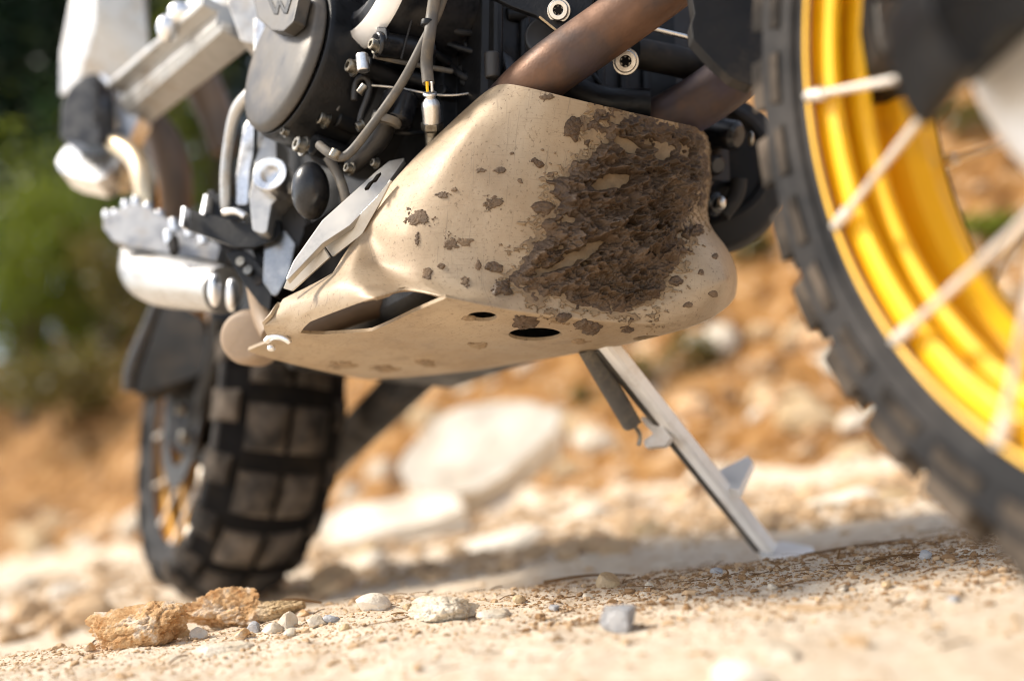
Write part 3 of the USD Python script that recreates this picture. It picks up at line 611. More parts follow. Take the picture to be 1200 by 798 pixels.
def cage(*grids):
    V, Fc = [], []
    for G in grids:
        k = len(V); n, m = len(G), len(G[0])
        for row in G: V += list(row)
        for i in range(n-1):
            for j in range(m-1):
                a, b, c, d = k+i*m+j, k+i*m+j+1, k+(i+1)*m+j+1, k+(i+1)*m+j
                Fc += [(a, b, c), (a, c, d)] if (i+j) % 2 else [(a, b, d), (b, c, d)]
    return trimesh.Trimesh(V, Fc, process=True)
Wg2 = [[r[k] for r in Wg] for k in range(4)]; Wg2 = [row[::-1] for row in Wg2]
lerp = lambda A, B, t: [np.asarray(a)+(np.asarray(b)-np.asarray(a))*t for a, b in zip(A, B)]
Mg2 = Mg[:5]+[lerp(Mg[4], Mg[5], .72), Mg[5]]; Bg2 = [Bg[0], lerp(Bg[0], Bg[1], .22)]+Bg[1:]
Wg2 = [Wg2[0], lerp(Wg2[0], Wg2[1], .28), Wg2[1]]+Wg2[2:] if False else Wg2
sk = cage(Mg2, Wg2, Bg2); sk.merge_vertices(digits_vertex=6)
trimesh.repair.fix_winding(sk)
if sk.face_normals[np.argmin(np.linalg.norm(sk.triangles_center-Mg[2][3], axis=1))]@TOCAM(Mg[2][3]) < 0: sk.invert()
def soften(m, it=2):
    import scipy.sparse as sp
    n = len(m.vertices); e = m.edges_unique; A = sp.coo_matrix((np.ones(len(e)*2), (np.r_[e[:, 0], e[:, 1]], np.r_[e[:, 1], e[:, 0]])), (n, n)).tocsr()
    be = m.edges_sorted[trimesh.grouping.group_rows(m.edges_sorted, require_count=1)]
    B = sp.coo_matrix((np.ones(len(be)*2), (np.r_[be[:, 0], be[:, 1]], np.r_[be[:, 1], be[:, 0]])), (n, n)).tocsr()
    onb = np.asarray(B.sum(1)).ravel() > 0; v = m.vertices.copy()
    dA, dB = np.asarray(A.sum(1)).ravel()[:, None], np.maximum(np.asarray(B.sum(1)).ravel(), 1)[:, None]
    for _ in range(it):
        a, b = A@v/dA, B@v/dB
        kb = np.where(v[:, 2:] > .33, .32, .08); v = np.where(onb[:, None], (1-kb)*v+kb*b, .5*v+.5*a)
    return trimesh.Trimesh(v, m.faces, process=False)
def refine(m, levels):
    for _ in range(levels):
        m = m.subdivide(); m.merge_vertices(digits_vertex=7); m = soften(m, 2 if _ == 0 else 1)
    return m
sk = refine(sk, 3)
def solidify(m, t):
    n = m.vertex_normals; V = np.vstack([m.vertices, m.vertices-n*t]); k = len(m.vertices)
    F = [m.faces, m.faces[:, ::-1]+k]
    e = m.edges[trimesh.grouping.group_rows(m.edges_sorted, require_count=1)]
    F += [np.c_[e[:, 1], e[:, 0], e[:, 0]+k], np.c_[e[:, 1], e[:, 0]+k, e[:, 1]+k]]
    return trimesh.Trimesh(V, np.vstack(F), process=False)
solid = solidify(sk, .0032)
def to_man(m): return manifold3d.Manifold(manifold3d.Mesh(np.asarray(m.vertices, np.float32), np.asarray(m.faces, np.uint32)))
try:
    man = to_man(solid)
    for (px, py, r) in ((565, 371, .0125), (627, 390, .024), (757, 397, .012)):
        c = S(px, py, 'z', .269); cyl = manifold3d.Manifold.cylinder(.03, r, r, 40).translate([c[0], c[1], c[2]-.017]); man = man-cyl
    SKID = part('skid_plate', man, 'skid', smooth=35, label='tan dusty engine guard caked with dark mud')
    assert man.num_tri() > 100
except Exception as e:
    print('boolean failed', e); SKID = part('skid_plate', solid, 'skid', smooth=35, label='tan dusty engine guard caked with dark mud')

# ---- the mud on it: one thick crust and separate splashes, each lying on the plate with its own thickness
full = refine(sk, 2)
_c, _n = full.triangles_center, full.face_normals; _p = pix(_c)[0]
_sel = (_p[:, 0] > 575) & (_p[:, 1] < 392) & (((CB-_c)*_n).sum(1) > 0) & (_c[:, 0] > .90)
fine = full.submesh([np.nonzero(_sel)[0]], append=True).subdivide(); fine.merge_vertices()
mud_poly = Polygon([(692,126),(740,132),(800,146),(826,156),(830,205),(822,250),(812,264),(806,290),(798,312),(786,338),(766,362),(742,372),(704,364),(668,360),(640,350),(612,342),(598,326),(604,302),(624,290),(640,276),(634,262),(650,240),(650,214),(664,192),(686,178),(700,160),(690,145)])
def signed(poly, P):
    pts = shapely.points(P); b = shapely.distance(poly.exterior, pts); return np.where(shapely.contains(poly, pts), b, -b)
def crust(mesh, thick_fn, t_min=.0006):
    V = mesh.vertices; th = thick_fn(V); keep = (th[mesh.faces] > 0).any(1)
    f = mesh.faces[keep]; u, inv = np.unique(f, return_inverse=True); n = mesh.vertex_normals
    W = V[u]+n[u]*np.where(th[u] > 0, t_min+th[u], -.001)[:, None]
    return trimesh.Trimesh(W, inv.reshape(-1, 3), process=False)
def mud_thick(V):
    P, _ = pix(V); s = signed(mud_poly, P)
    edge = (fbm(V*60, 4, 31)-.5)*52+(fbm(V*240, 3, 32)-.5)*20
    s2 = s+edge-4
    up = np.clip((240-P[:, 1])/110, 0, 1)                       # thinner and patchier towards the top edge
    right = np.clip((P[:, 0]-690)/50, 0, 1)
    lowr = np.clip(1-np.hypot((P[:, 0]-620)/60, (P[:, 1]-275)/40), 0, 1)
    bare = (fbm(V*78+7, 5, 33)-.5)*2.6-.46+up*right*.36+.3*lowr-np.clip((P[:, 0]-806)/10, 0, 1)*.7
    wob = (fbm(V*150, 3, 38)-.5)*26
    for bx, by, sx, sy, sl in ((712, 214, 30, 10, -.25), (676, 300, 40, 9, -.5), (775, 178, 16, 14, 0), (800, 176, 10, 8, 0), (735, 172, 18, 8, .3), (640, 318, 22, 5, -.3)):
        bare = np.maximum(bare, .75-np.hypot((P[:, 0]-bx+wob)/sx, (P[:, 1]-by-(P[:, 0]-bx)*sl+wob*.5)/sy)*.7)
    cover = np.clip(s2/15, 0, 1)*np.clip((.20-bare)/.34, 0, 1)
    body = .0022+.0085*np.clip(s/45, 0, 1)*(1-.5*up)
    big = fbm(V*42, 3, 39); mid = 1-np.abs(fbm(V*95, 4, 34)*2-1)
    lump = .12+2.6*np.clip(big-.25, 0, 1)**1.3+.8*mid**3
    clod = np.maximum(fbm(V*120, 3, 36)-.48, 0)*.034+np.maximum(fbm(V*420, 3, 37)-.58, 0)*.008
    return np.where(cover > 0, cover**.7*(body*lump+clod*np.clip(s/14, .25, 1)), -1)
def film_thick(V):
    P, _ = pix(V); s = signed(mud_poly, P)+(fbm(V*60, 4, 31)-.5)*60+(fbm(V*300, 4, 52)-.5)*50+6
    return np.where((s > 0) & (fbm(V*130, 5, 53)+np.clip(s/120, 0, .25) > .47), .0002+.0005*fbm(V*300, 3, 54), -1)
part('mud_film', crust(fine, film_thick), 'mud_film', SKID, smooth=True, label='thin dried mud smeared round the thick mud')
part('mud_crust', crust(fine, mud_thick), 'mud', SKID, smooth=True, label='thick wet brown mud over the front of the guard')
spots = [(670,150,11,17,.0025),(630,192,9,8,.002),(606,246,0,0,0),(637,245,14,10,.0022),(660,246,8,8,.002),(577,238,12,9,.0008),(544,283,9,5,.001),(588,338,15,10,.003),(573,311,6,5,.0015),(581,313,9,6,.0015),
         (813,272,10,9,.004),(800,300,0,0,0),(792,330,9,8,.002),(768,345,8,7,.002),(822,318,5,5,.001),(838,300,4,4,.001),(690,382,16,8,.003),(616,376,18,8,.0025),(660,372,10,5,.002),(735,386,8,5,.0015),
         (703,132,9,5,.001),(684,146,5,12,.001),(640,115,8,4,.0008),(560,310,5,6,.001),(492,255,18,10,.0007),(519,229,8,4,.0008),(532,223,4,3,.0008),(530,284,11,8,.0007),(489,283,3,9,.0006),(516,312,5,4,.0012),
         (545,330,7,7,.0006),(500,320,6,7,.0006),(636,176,4,3,.001),(563,200,6,3,.0006),(586,200,7,4,.0006),(610,212,4,3,.0008),(645,205,4,3,.0008),(600,180,3,2,.0008),(655,300,0,0,0),(836,345,6,4,.001),(806,358,6,4,.0012),
         (551,373,8,3,.001),(500,425,14,4,.001),(450,432,16,4,.001),(400,428,18,4,.001),(560,405,12,4,.001),(680,400,10,3,.001)]
fx, _ = pix(full.vertices); fn = full.vertex_normals; facing = ((CB-full.vertices)*fn).sum(1) > 0
for i, (a, b, rx, ry, t) in enumerate(spots):
    if not rx: continue
    rx, ry = rx*.88, ry*.88
    near = (np.abs(fx[:, 0]-a) < rx*2.2+8) & (np.abs(fx[:, 1]-b) < ry*2.2+8) & facing
    fsel = near[full.faces].all(1)
    if fsel.sum() < 4: continue
    loc = full.submesh([np.nonzero(fsel)[0]], append=True)
    if isinstance(loc, list): continue
    loc = loc.subdivide(); 
    if rx < 12: loc = loc.subdivide()
    loc.merge_vertices()
    def th(V, a=a, b=b, rx=rx, ry=ry, t=t, i=i):
        P, _ = pix(V); q = 1-np.hypot((P[:, 0]-a)/rx, (P[:, 1]-b)/ry)
        q = q*1.15+(fbm(V*150+i, 4, 40+i)-.5)*2.2+((fbm(V*520+i, 3, 70+i)-.5)*1.6 if t < .0009 else 0)
        return np.where(q > 0.02, t*np.clip(q*2.2, 0, 1)*(.5+fbm(V*420, 3, 44)), -1)
    c = crust(loc, th, .0004)
    if len(c.faces): part('mud_splash', c, 'mud' if t >= .0015 else ('mud_dry' if b < 365 else 'mud_film'), SKID, smooth=True)

# ---------------------------------------------------------------- wheels
def revolve(prof, n=120):     # profile of (radius, lateral y), wheel axis = y
    th = np.linspace(0, 2*np.pi, n, endpoint=False); k = len(prof); V = np.array([[r*math.cos(t), y, r*math.sin(t)] for t in th for r, y in prof]); F = []
    for i in range(n):
        for j in range(k-1):
            a, b = i*k+j, ((i+1) % n)*k+j
            F += [(a, b, b+1), (a, b+1, a+1)]
    m = trimesh.Trimesh(V, F, process=False); m.fix_normals(); return m
def tyre_prof(R, half, bead, bead_y, shoulder_drop, crown=1.0):
    pts = [(bead, -bead_y), (bead+.012, -bead_y-.004), (bead+(R-bead)*.35, -half*.98), (bead+(R-bead)*.55, -half), (R-shoulder_drop, -half*.93), (R-shoulder_drop*.45, -half*.68), (R-shoulder_drop*.1, -half*.33), (R, 0)]
    full_ = pts+[(r, -y) for r, y in pts[-2::-1]]
    out = spline(np.array([(r, y, 0) for r, y in full_]), 90)[:, :2]
    k = np.where((out[:, 0] > bead+.012) & (out[:, 0] < R-shoulder_drop-.004), .0007*np.sin(out[:, 0]*2*np.pi/.0065), 0)   # fine rings moulded in the sidewall
    return [(r, y+math.copysign(d, y)) for (r, y), d in zip(out, k)]
def prof_r(prof, y):
    a = np.array([(yy, r) for r, yy in prof if r > min(q[0] for q in prof)+.03]); o = np.argsort(a[:, 0]); return np.interp(y, a[o, 0], a[o, 1])
def tread_block(prof, t0, t1, y0, y1, h, skew=0, nx=5, ny=5, taper=.12, root=.004, crown=.0):
    V, F = [], []
    def P(t, y, e): r = prof_r(prof, y)+e; return (r*math.cos(t), y, r*math.sin(t))
    tm, ym = (t0+t1)/2, (y0+y1)/2
    for lay, e, k in ((0, -root, 1.0), (1, h, 1-taper)):
        for i in range(nx):
            for j in range(ny):
                t = tm+(t0+(t1-t0)*i/(nx-1)-tm)*k; y = ym+(y0+(y1-y0)*j/(ny-1)-ym)*k
                V.append(P(t+skew*(y-ym), y, e-(crown*max(abs(2*i/(nx-1)-1), abs(2*j/(ny-1)-1))**4 if lay else 0)))
    n = nx*ny
    for i in range(nx-1):
        for j in range(ny-1):
            a = n+i*ny+j; F += [(a, a+1, a+ny+1), (a, a+ny+1, a+ny)]
    rim_ = [i*ny for i in range(nx)]+[(nx-1)*ny+j for j in range(1, ny)]+[i*ny+ny-1 for i in range(nx-2, -1, -1)]+[j for j in range(ny-2, 0, -1)]
    for q in range(len(rim_)):
        a, b = rim_[q], rim_[(q+1) % len(rim_)]; F += [(a, b, b+n), (a, b+n, a+n)]
    m = trimesh.Trimesh(V, F, process=False); m.fix_normals(); return m
def wheel(name, label, centre, R, half, bead, blocks, rim_prof, hub_parts, spokes, steer=0.0):
    w = xf(name, BIKE, None, label); x = UsdGeom.Xformable(w)
    x.AddTranslateOp().Set(Gf.Vec3d(*centre))
    if steer: x.AddTransformOp().Set(steer)
    prof = tyre_prof(R-.012, half*.97, bead, half*.80, .056 if R > .32 else .034)
    ty = part('tyre', revolve(prof, 160), 'rubber', w, smooth=60)
    part('tread_band', revolve([(r+.0015, y) for r, y in prof if abs(y) < half*.93 and r > R-.06], 160), 'tread_dark', w, smooth=60)
    blocks(w, prof)
    part('rim', revolve(rim_prof, 200), 'gold' if steer else 'gold_dusty', w, smooth=32)
    hub_parts(w); spokes(w)
    return w
# front: steered about the raked axis
st, rake = -.2961, .45
ax = np.array([-math.sin(rake), 0, math.cos(rake)]); o = np.array([-.04, 0, 0])
K = np.array([[0, -ax[2], ax[1]], [ax[2], 0, -ax[0]], [-ax[1], ax[0], 0]]); RS = np.eye(3)+math.sin(st)*K+(1-math.cos(st))*K@K
tr = o-RS@o
STEER = Gf.Matrix4d(*RS[:, 0], 0, *RS[:, 1], 0, *RS[:, 2], 0, *tr, 1)
def steer_pt(p): return RS@np.asarray(p)+tr+np.array([1.52, 0, .325])
def front_blocks(w, prof):
    n = 35
    for i in range(n):
        t0 = 2*math.pi*i/n; dt = 2*math.pi/n*.50
        for s in (-1, 1):
            part('tread_block', tread_block(prof, t0, t0+dt*1.36, s*.0585, s*.030, .022, skew=s*.6, root=.016, taper=.10, crown=.003), 'tread', w, smooth=30)
        part('tread_block', tread_block(prof, t0+dt*.7, t0+dt*1.7, -.024, .024, .012, crown=.002), 'tread', w, smooth=30)
def rim_profile(rb, k):
    o = rb-.2545                                                # the drop towards the axle, in steps that stand out as rings
    a = [(.246, -.040), (.2535, -.0425), (.2548, -.0455), (.2538, -.0485), (.2500, -.0496), (.2482, -.0486), (.2490, -.0462), (.2530, -.0455), (.2530, -.0415), (.2450, -.0408), (.2380, -.0402), (.2358, -.0388), (.2350, -.0365), (.2352, -.0340),
         (.2364, -.0325), (.2400, -.0316), (.2525, -.0312), (.2525, -.0240), (.2400, -.0236), (.2340, -.0228), (.2310, -.0212), (.2300, -.0190), (.2304, -.0160), (.2318, -.0145), (.2360, -.0137), (.2500, -.0132), (.2500, .006), (.238, .010), (.232, .020), (.236, .034), (.2495, .0496), (.2548, .0455), (.246, .040)]
    return [(r+o, y*k) for r, y in a]
def hub_lathe(prof, n=64):
    m = lathe([(r, h) for r, h in prof], (0, 0, 0), (0, -1.0, 0), n); return m
def front_hub(w):
    part('hub', hub_lathe([(0, .062), (.020, .062), (.024, .058), (.040, .056), (.052, .052), (.120, .048), (.128, .044), (.128, .036), (.060, .030), (.042, .02), (.042, -.02), (.060, -.030), (.105, -.036), (.105, -.046), (.03, -.06), (0, -.06)]), 'hub_silver', w, smooth=35)
    for i in range(6):
        a = i*math.pi/3+.3; part('hub_bolt', bolt_mesh((.078*math.cos(a), -.053, .078*math.sin(a)), SIDE, .007), 'zinc', w)
    part('brake_disc', cat(revolve([(.118, .066), (.155, .066), (.155, .071), (.118, .071), (.118, .066)], 90)), 'steel', w, smooth=30)
    part('axle_cap', hub_lathe([(0, .078), (.014, .078), (.018, .074), (.018, .05), (0, .05)]), 'black', w)
def spoke_set(n, rb, yr, rh, yh, r, phase=0.0, tilt_=.32):
    def f(w):
        for s in (-1, 1):
            for i in range(n):
                a = 2*math.pi*i/n+phase+(0 if s < 0 else math.pi/n); sgn = -1 if i % 2 else 1
                p0 = np.array([rb*math.cos(a), s*yr, rb*math.sin(a)]); b = a+sgn*tilt_; p1 = np.array([rh*math.cos(b), s*yh, rh*math.sin(b)])
                d = (p1-p0)/np.linalg.norm(p1-p0)
                part('spoke', cat(rod(p0, p1, r, 10), rod(p0-d*.004, p0+d*.012, r*1.7, 6), rod(p1-d*.012, p1+d*.004, r*1.6, 10)), 'spoke', w, smooth=50)
    return f
wheel('front_wheel', 'large gold front wheel with knobbly tyre', (1.52, 0, .325), .325, .060, .246, front_blocks, rim_profile(.2545, 1.0), front_hub,
      spoke_set(18, .2470, .0475, .124, .043, .0026, phase=math.radians(172.5), tilt_=.2), STEER)
def rear_blocks(w, prof):
    n = 19
    for i in range(n):
        t0 = 2*math.pi*i/n; dt = 2*math.pi/n*.76
        part('tread_block', tread_block(prof, t0, t0+dt, -.063, -.0012, .016, taper=.14, crown=.009), 'tread', w, smooth=30)
        part('tread_block', tread_block(prof, t0, t0+dt, .0012, .063, .016, taper=.14, crown=.009), 'tread', w, smooth=30)
        for s in (-1, 1):
            part('tread_block', tread_block(prof, t0+dt*.5, t0+dt*1.25, s*.102, s*.070, .015, taper=.16, crown=.008, root=.012), 'tread', w, smooth=30)
def rear_hub(w):
    part('hub', hub_lathe([(0, .07), (.03, .07), (.05, .055), (.09, .05), (.095, .04), (.05, .03), (.05, -.03), (.11, -.04), (.11, -.06), (0, -.06)]), 'black', w, smooth=35)
    part('brake_disc', cat(revolve([(.095, -.082), (.132, -.082), (.132, -.087), (.095, -.087), (.095, -.082)], 90)), 'anthracite', w, smooth=30)
wheel('rear_wheel', 'wide rear wheel with blocky muddy tyre', (0, .012, .318), .318, .100, .222, rear_blocks, rim_profile(.231, 1.60), rear_hub,
      spoke_set(14, .222, .076, .10, .045, .0028, phase=.1))

# ---------------------------------------------------------------- engine
def blob(px, py, d, rx, ry, rz, rot=None, sub_=3):
    m = trimesh.creation.icosphere(subdivisions=sub_); s = pr(1, d); v = m.vertices
    m.vertices = (np.outer(v[:, 0]*rx*s, tilt(RT, -LEAN))+np.outer(v[:, 1]*ry*s, tilt(UP, -LEAN))+np.outer(v[:, 2]*rz*s, tilt(FW, -LEAN)))+pt(px, py, d); return m
def box(x0, x1, y0, y1, z0, z1, ch=.01):
    c = manifold3d.Manifold.hull_points(np.array([(x, y, z) for x in (x0+ch, x1-ch) for y in (y0+ch, y1-ch) for z in (z0, z1)]+[(x, y, z) for x in (x0, x1) for y in (y0+ch, y1-ch) for z in (z0+ch, z1-ch)]+[(x, y, z) for x in (x0+ch, x1-ch) for y in (y0, y1) for z in (z0+ch, z1-ch)]))
    m = c.to_mesh(); return trimesh.Trimesh(m.vert_properties[:, :3], m.tri_verts, process=False)
ENG = part('engine_block', cat(box(.50, .90, -.075, .17, .30, .80), box(.86, .955, -.05, .20, .33, .72), box(.40, .58, -.10, .17, .33, .80)), 'black', label='black engine casing behind the guard')
ribs = [box(.90+.004*(i % 2), .962, -.045+.03*i, -.045+.03*i+.010, .40, .70, .003) for i in range(8)]
for rb_ in ribs: part('casing_rib', rb_, 'black', ENG)
def cylp(px, py, d, r, length, axis=SIDE, m='black', name='boss', parent=ENG, prof=None, n=32, ch=.15):
    p = pt(px, py, d); a = np.asarray(axis, float)/np.linalg.norm(axis); R = pr(r, d)
    if prof is None: mm = rod(p, p-a*length, R, n, ch)
    else: mm = lathe([(R*x, y) for x, y in prof], p, a, n)
    return part(name, mm, m, parent)
# big dark grey round cover on the right, with its raised badge
cov_ax = np.array([.15, -1.0, .08])
CC = cylp(326, 66, .93, 90, .1, cov_ax, 'cover_grey', 'engine_cover', BIKE, prof=[(0, .004), (.70, .003), (.90, .001), (.97, -.002), (1.0, -.008), (.99, -.010), (0, -.010)], n=64)
part('cover_housing', lathe([(0, -.009), (.077, -.009), (.080, -.014), (.081, -.07), (.086, -.075), (.086, -.12), (0, -.12)], pt(330, 66, .93), cov_ax, 64), 'black', CC)
badge = plate([(296, -6), (352, -10), (344, 26), (332, 37), (318, 36), (302, 22)], .915, cov_ax, .012, .003)
B_ = part('badge', badge, 'cover_grey', CC)
bn = cov_ax/np.linalg.norm(cov_ax); bP = pt(np.mean([296, 352, 344, 332, 318, 302]), np.mean([-6, -10, 26, 37, 36, 22]), .915)
def depth_on(px, py, P, n): d = tilt(rayw(px, py), -LEAN); return ((P-CB)@n)/(d@n)
for q in ([(312, -4), (316, -4), (325, 17), (321, 17)], [(321, 17), (325, 17), (328, 1), (325, 1)], [(325, 1), (329, 1), (336, 16), (332, 16)], [(332, 16), (336, 16), (342, -4), (338, -4)]):
    c = np.mean(q, 0); part('badge_stroke', plate(q, depth_on(c[0], c[1], bP, bn)-.0025, cov_ax, .003), 'black', B_)
# second black housing with a bright chamfered rim
H2 = cylp(428, -34, .90, 90, .1, (.1, -1, .05), 'black_gloss', 'alternator_cover', BIKE, prof=[(0, -.02), (.50, -.02), (.55, 0), (.70, .004), (.92, -.002), (1.0, -.012), (1.0, -.09), (0, -.09)], n=64)
_hr = pr(90, .90)
part('cover_rim', lathe([(_hr*.86, .0035), (_hr*.93, .001), (_hr*1.005, -.010), (_hr*1.01, -.014), (_hr*.9, -.014), (_hr*.86, .0035)], pt(428, -34, .90), (.1, -1, .05), 64), 'hub_silver', H2)
LEFT = np.array([.15, -1, .05])
for px, py, d, r in ((434, 51, .86, 7), (407, 76, .87, 8), (393, 62, .89, 7), (373, 137, .90, 8), (346, 168, .90, 9), (330, 153, .91, 5)):
    cylp(px+20, py+1, d+.01, r*1.45, .05, LEFT, 'black', 'bolt_boss', ENG, n=24)
    part('bolt', bolt_mesh(pt(px, py, d), LEFT, pr(r, d)), 'zinc', ENG)
part('dowel', rod(pt(424, 64, .865), pt(426, 84, .863), pr(7.5, .865), 20), 'alu', ENG)
part('bolt_boss', rod(pt(440, 52, .865), pt(505, 62, .90), pr(15, .87), 24), 'black_gloss', ENG)
part('bracket_tab', plate([(442, 32), (452, 32), (454, 46), (442, 48)], .862, (.5, -.8, 0), .006, .001), 'black_gloss', ENG)
part('casing_lip', T([(438, 66, .868), (470, 73, .88), (530, 84, .90)], 3, 8), 'hose', ENG)
part('casing_seam', T([(489, 0, .875), (478, 40, .87), (470, 70, .868)], 1.2, 6), 'anthracite', ENG)
part('cable_loop', T([(415, 118, .89), (420, 93, .89), (430, 92, .89), (432, 110, .89), (424, 132, .89), (421, 152, .89)], 4, 10, 40), 'anthracite', ENG)
part('bolt', bolt_mesh(pt(418, 150, .885), (-.3, -.8, -.5), pr(6, .885)), 'zinc', ENG)
part('wire', T([(395, 130, .9), (408, 105, .9), (416, 90, .9)], 1.6, 6), 'hose', ENG)
part('wire', T([(430, 100, .89), (470, 104, .885), (520, 112, .885), (560, 108, .89)], 1.5, 6), 'steel', ENG)
# ribbed elbow between the hoses
part('elbow', T([(452, 132, .88), (444, 158, .885), (428, 178, .89), (412, 196, .90)], [15, 15, 13, 10], 20, 30), 'anthracite', ENG)
part('elbow_collar', lathe([(0, 0), (pr(17, .88), 0), (pr(18, .88), .003), (pr(17, .88), .007), (0, .007)], pt(452, 146, .872), pt(452, 132, .88)-pt(446, 156, .88), 28), 'hose', ENG)
part('elbow_sleeve', rod(pt(470, 112, .885), pt(462, 146, .878), pr(21, .88), 28), 'black_gloss', ENG)
part('bolt', bolt_mesh(pt(405, 196, .88), LEFT, pr(6, .88)), 'zinc', ENG)
part('bolt', bolt_mesh(pt(436, 190, .88), LEFT, pr(5, .88)), 'zinc', ENG)
# shiny black oval cap
part('oval_cap', blob(364, 224, .90, 22, 34, 24), 'black_gloss', ENG, smooth=True)
part('oil_line', T([(384, 184, .89), (396, 205, .89), (404, 228, .885), (408, 252, .885)], 6, 12, 30), 'hose', ENG)
# hoses
H1 = part('hose', T([(512, -20, .84), (506, 20, .84), (503, 45, .835), (500, 70, .845), (502, 98, .845)], 7.2, 18, 50), 'hose', BIKE, label='grey rubber hose running down to the silver connector')
part('hose_clip', rod(pt(502, 24, .838), pt(501, 32, .838), pr(8.6, .838), 20), 'black', H1)
H3 = part('hose', T([(522, -10, .85), (512, 18, .85), (497, 48, .85), (474, 92, .855), (445, 135, .86), (420, 168, .865), (402, 184, .868), (388, 181, .87), (374, 170, .88)], 5.4, 16, 90), 'hose', BIKE, label='thin brown hose running diagonally to a clamp')
part('hose_clamp', rod(pt(396, 176, .868), pt(391, 186, .868), pr(7.5, .868), 18), 'zinc', H3)
part('hose_clip', rod(pt(421, 110, .87), pt(428, 100, .87), pr(5, .87), 12), 'zinc', H3)
C0, C1 = pt(503, 99, .845), pt(508, 170, .872); cd = C1-C0
at_ = lambda t: C0+cd*t
part('cable_wire', rod(pt(500.5, 96, .838), pt(501, 108, .840), pr(1.8, .82), 8), 'gold', H1); part('cable_wire', rod(pt(506, 96, .838), pt(506.5, 108, .840), pr(1.8, .82), 8), 'alu', H1)
CON = part('sensor_plug', lathe([(0, 0), (pr(8, .82), 0), (pr(9, .82), .002), (pr(6, .82), .005), (pr(10.5, .82), .009), (pr(11.5, .82), .012), (pr(11.5, .82), .028), (pr(10, .82), .030), (0, .030)], at_(.13), cd, 32), 'alu', BIKE, label='silver sensor plug')
part('hex_nut', lathe([(0, 0), (pr(13.5, .82), 0), (pr(14, .82), .002), (pr(14, .82), .006), (pr(12, .82), .008), (0, .008)], at_(.62), cd, 6), 'zinc', CON, smooth=20)
part('brass_neck', rod(at_(.72), at_(1.05), pr(10, .82), 20), 'zinc', CON)
# clutter up under the tank
cylp(574, -36, .90, 46, .06, (0, -1, -.1), 'anthracite', 'round_cap', ENG, n=48)
part('bracket', plate([(566, 64), (590, 60), (596, 96), (588, 104), (566, 102), (562, 80)], .87, (.3, -1, .1), .02, .002), 'black_gloss', ENG)
part('cylinder_plug', rod(pt(576, 62, .855), pt(577, 92, .855), pr(9, .855), 20), 'anthracite', ENG)
part('mounting_plate', plate([(560, -12), (700, -20), (690, 20), (664, 36), (650, 34), (628, 18), (600, 8)], .84, (.8, -.6, 0), .006, .002), 'black', ENG)
part('horn_disc', lathe([(0, 0), (pr(26, .86), 0), (pr(28, .86), -.004), (pr(28, .86), -.012), (0, -.012)], pt(642, 42, .86), (.8, -.6, 0), 40), 'anthracite', ENG)
part('gasket_edge', rod(pt(632, 20, .835), pt(652, 36, .835), pr(1.4, .835), 8), 'rock_tan', ENG)
def torx(px, py, d, r, axis):
    p = pt(px, py, d); R = pr(r, d); a = np.asarray(axis, float)/np.linalg.norm(axis)
    pb = lathe([(0, -R*.45), (R*.40, -R*.45), (R*.46, 0), (R*.80, .0), (R*.86, -R*.1), (R*.86, -R*.5), (R*1.02, -R*.5), (R*1.05, -R*.8), (R*1.05, -R*1.2), (0, -R*1.2)], p, a, 36)
    b = part('torx_bolt', pb, 'steel', ENG); x, y, _ = frame(a)
    t = np.linspace(0, 2*np.pi, 48, endpoint=False); rr = R*(.36+.07*np.cos(6*t)); pol = Polygon(np.c_[rr*np.cos(t), rr*np.sin(t)])
    e = trimesh.creation.extrude_polygon(pol, R*.03, engine='earcut'); Mx = np.eye(4); Mx[:3, 0], Mx[:3, 1], Mx[:3, 2], Mx[:3, 3] = x, y, a, p-a*R*.10
    e.apply_transform(Mx); part('socket', e, 'tread_dark', b)
torx(654, 12, .83, 13.5, TOCAM(pt(654, 12, .83))+np.array([0, -.15, .1])); torx(733, 72, .86, 15, TOCAM(pt(733, 72, .86))+np.array([.1, -.1, 0]))
part('rod', rod(pt(764, 34, .86), pt(806, 44, .88), pr(3, .87), 12), 'steel', ENG)
part('cooling_tube', T([(742, 62, .90), (800, 74, .92), (860, 92, .95)], 18, 16), 'dark_plastic', ENG)
part('casing_foot', T([(660, 100, .90), (700, 120, .90), (760, 124, .90)], 20, 16), 'black', ENG)
# finned bits in the dark so that it does not read as a void
g = np.random.default_rng(12)
for (a, b, c, d_) in ((516, 30, 560, 40), (520, 50, 590, 66), (530, 80, 560, 96), (590, 20, 620, 60), (604, 60, 640, 70), (690, 78, 720, 120), (450, 150, 500, 156), (470, 20, 486, 60), (556, 30, 570, 70), (430, 14, 450, 20)):
    part('casing_rib', T([(a, b, .905), ((a+c)/2, (b+d_)/2+3, .895), (c, d_, .905)], g.uniform(3, 7), 8, 12), 'black' if g.random() < .6 else 'dark_plastic', ENG)
for _ in range(46):
    a, b = g.uniform(450, 640), g.uniform(-5, 120)
    if b > 190-(a-440)*.55: continue
    cylp(a, b, .90+g.uniform(-.01, .02), g.uniform(3, 9), .02, (g.uniform(-.4, .6), -1, g.uniform(-.4, .4)), 'black' if g.random() < .7 else 'dark_plastic', 'casing_stud', ENG, n=14)

# ---------------------------------------------------------------- exhaust headers
part('header_pipe', T([(545, 190, .92), (618, 104, .85), (704, 40, .82), (800, -30, .79), (860, -80, .78), (930, -180, .78)], [30, 32, 33, 33, 33, 33], 36, 60), 'header', BIKE, label='copper and blue tinted header pipe rising from the guard')
part('header_pipe', T([(640, 166, .98), (735, 158, .93), (798, 132, .915), (850, 98, .90), (930, 20, .90), (985, -70, .90)], [29, 29, 31, 32, 32, 32], 36, 60), 'header', BIKE, label='second copper header pipe beside the front tyre')

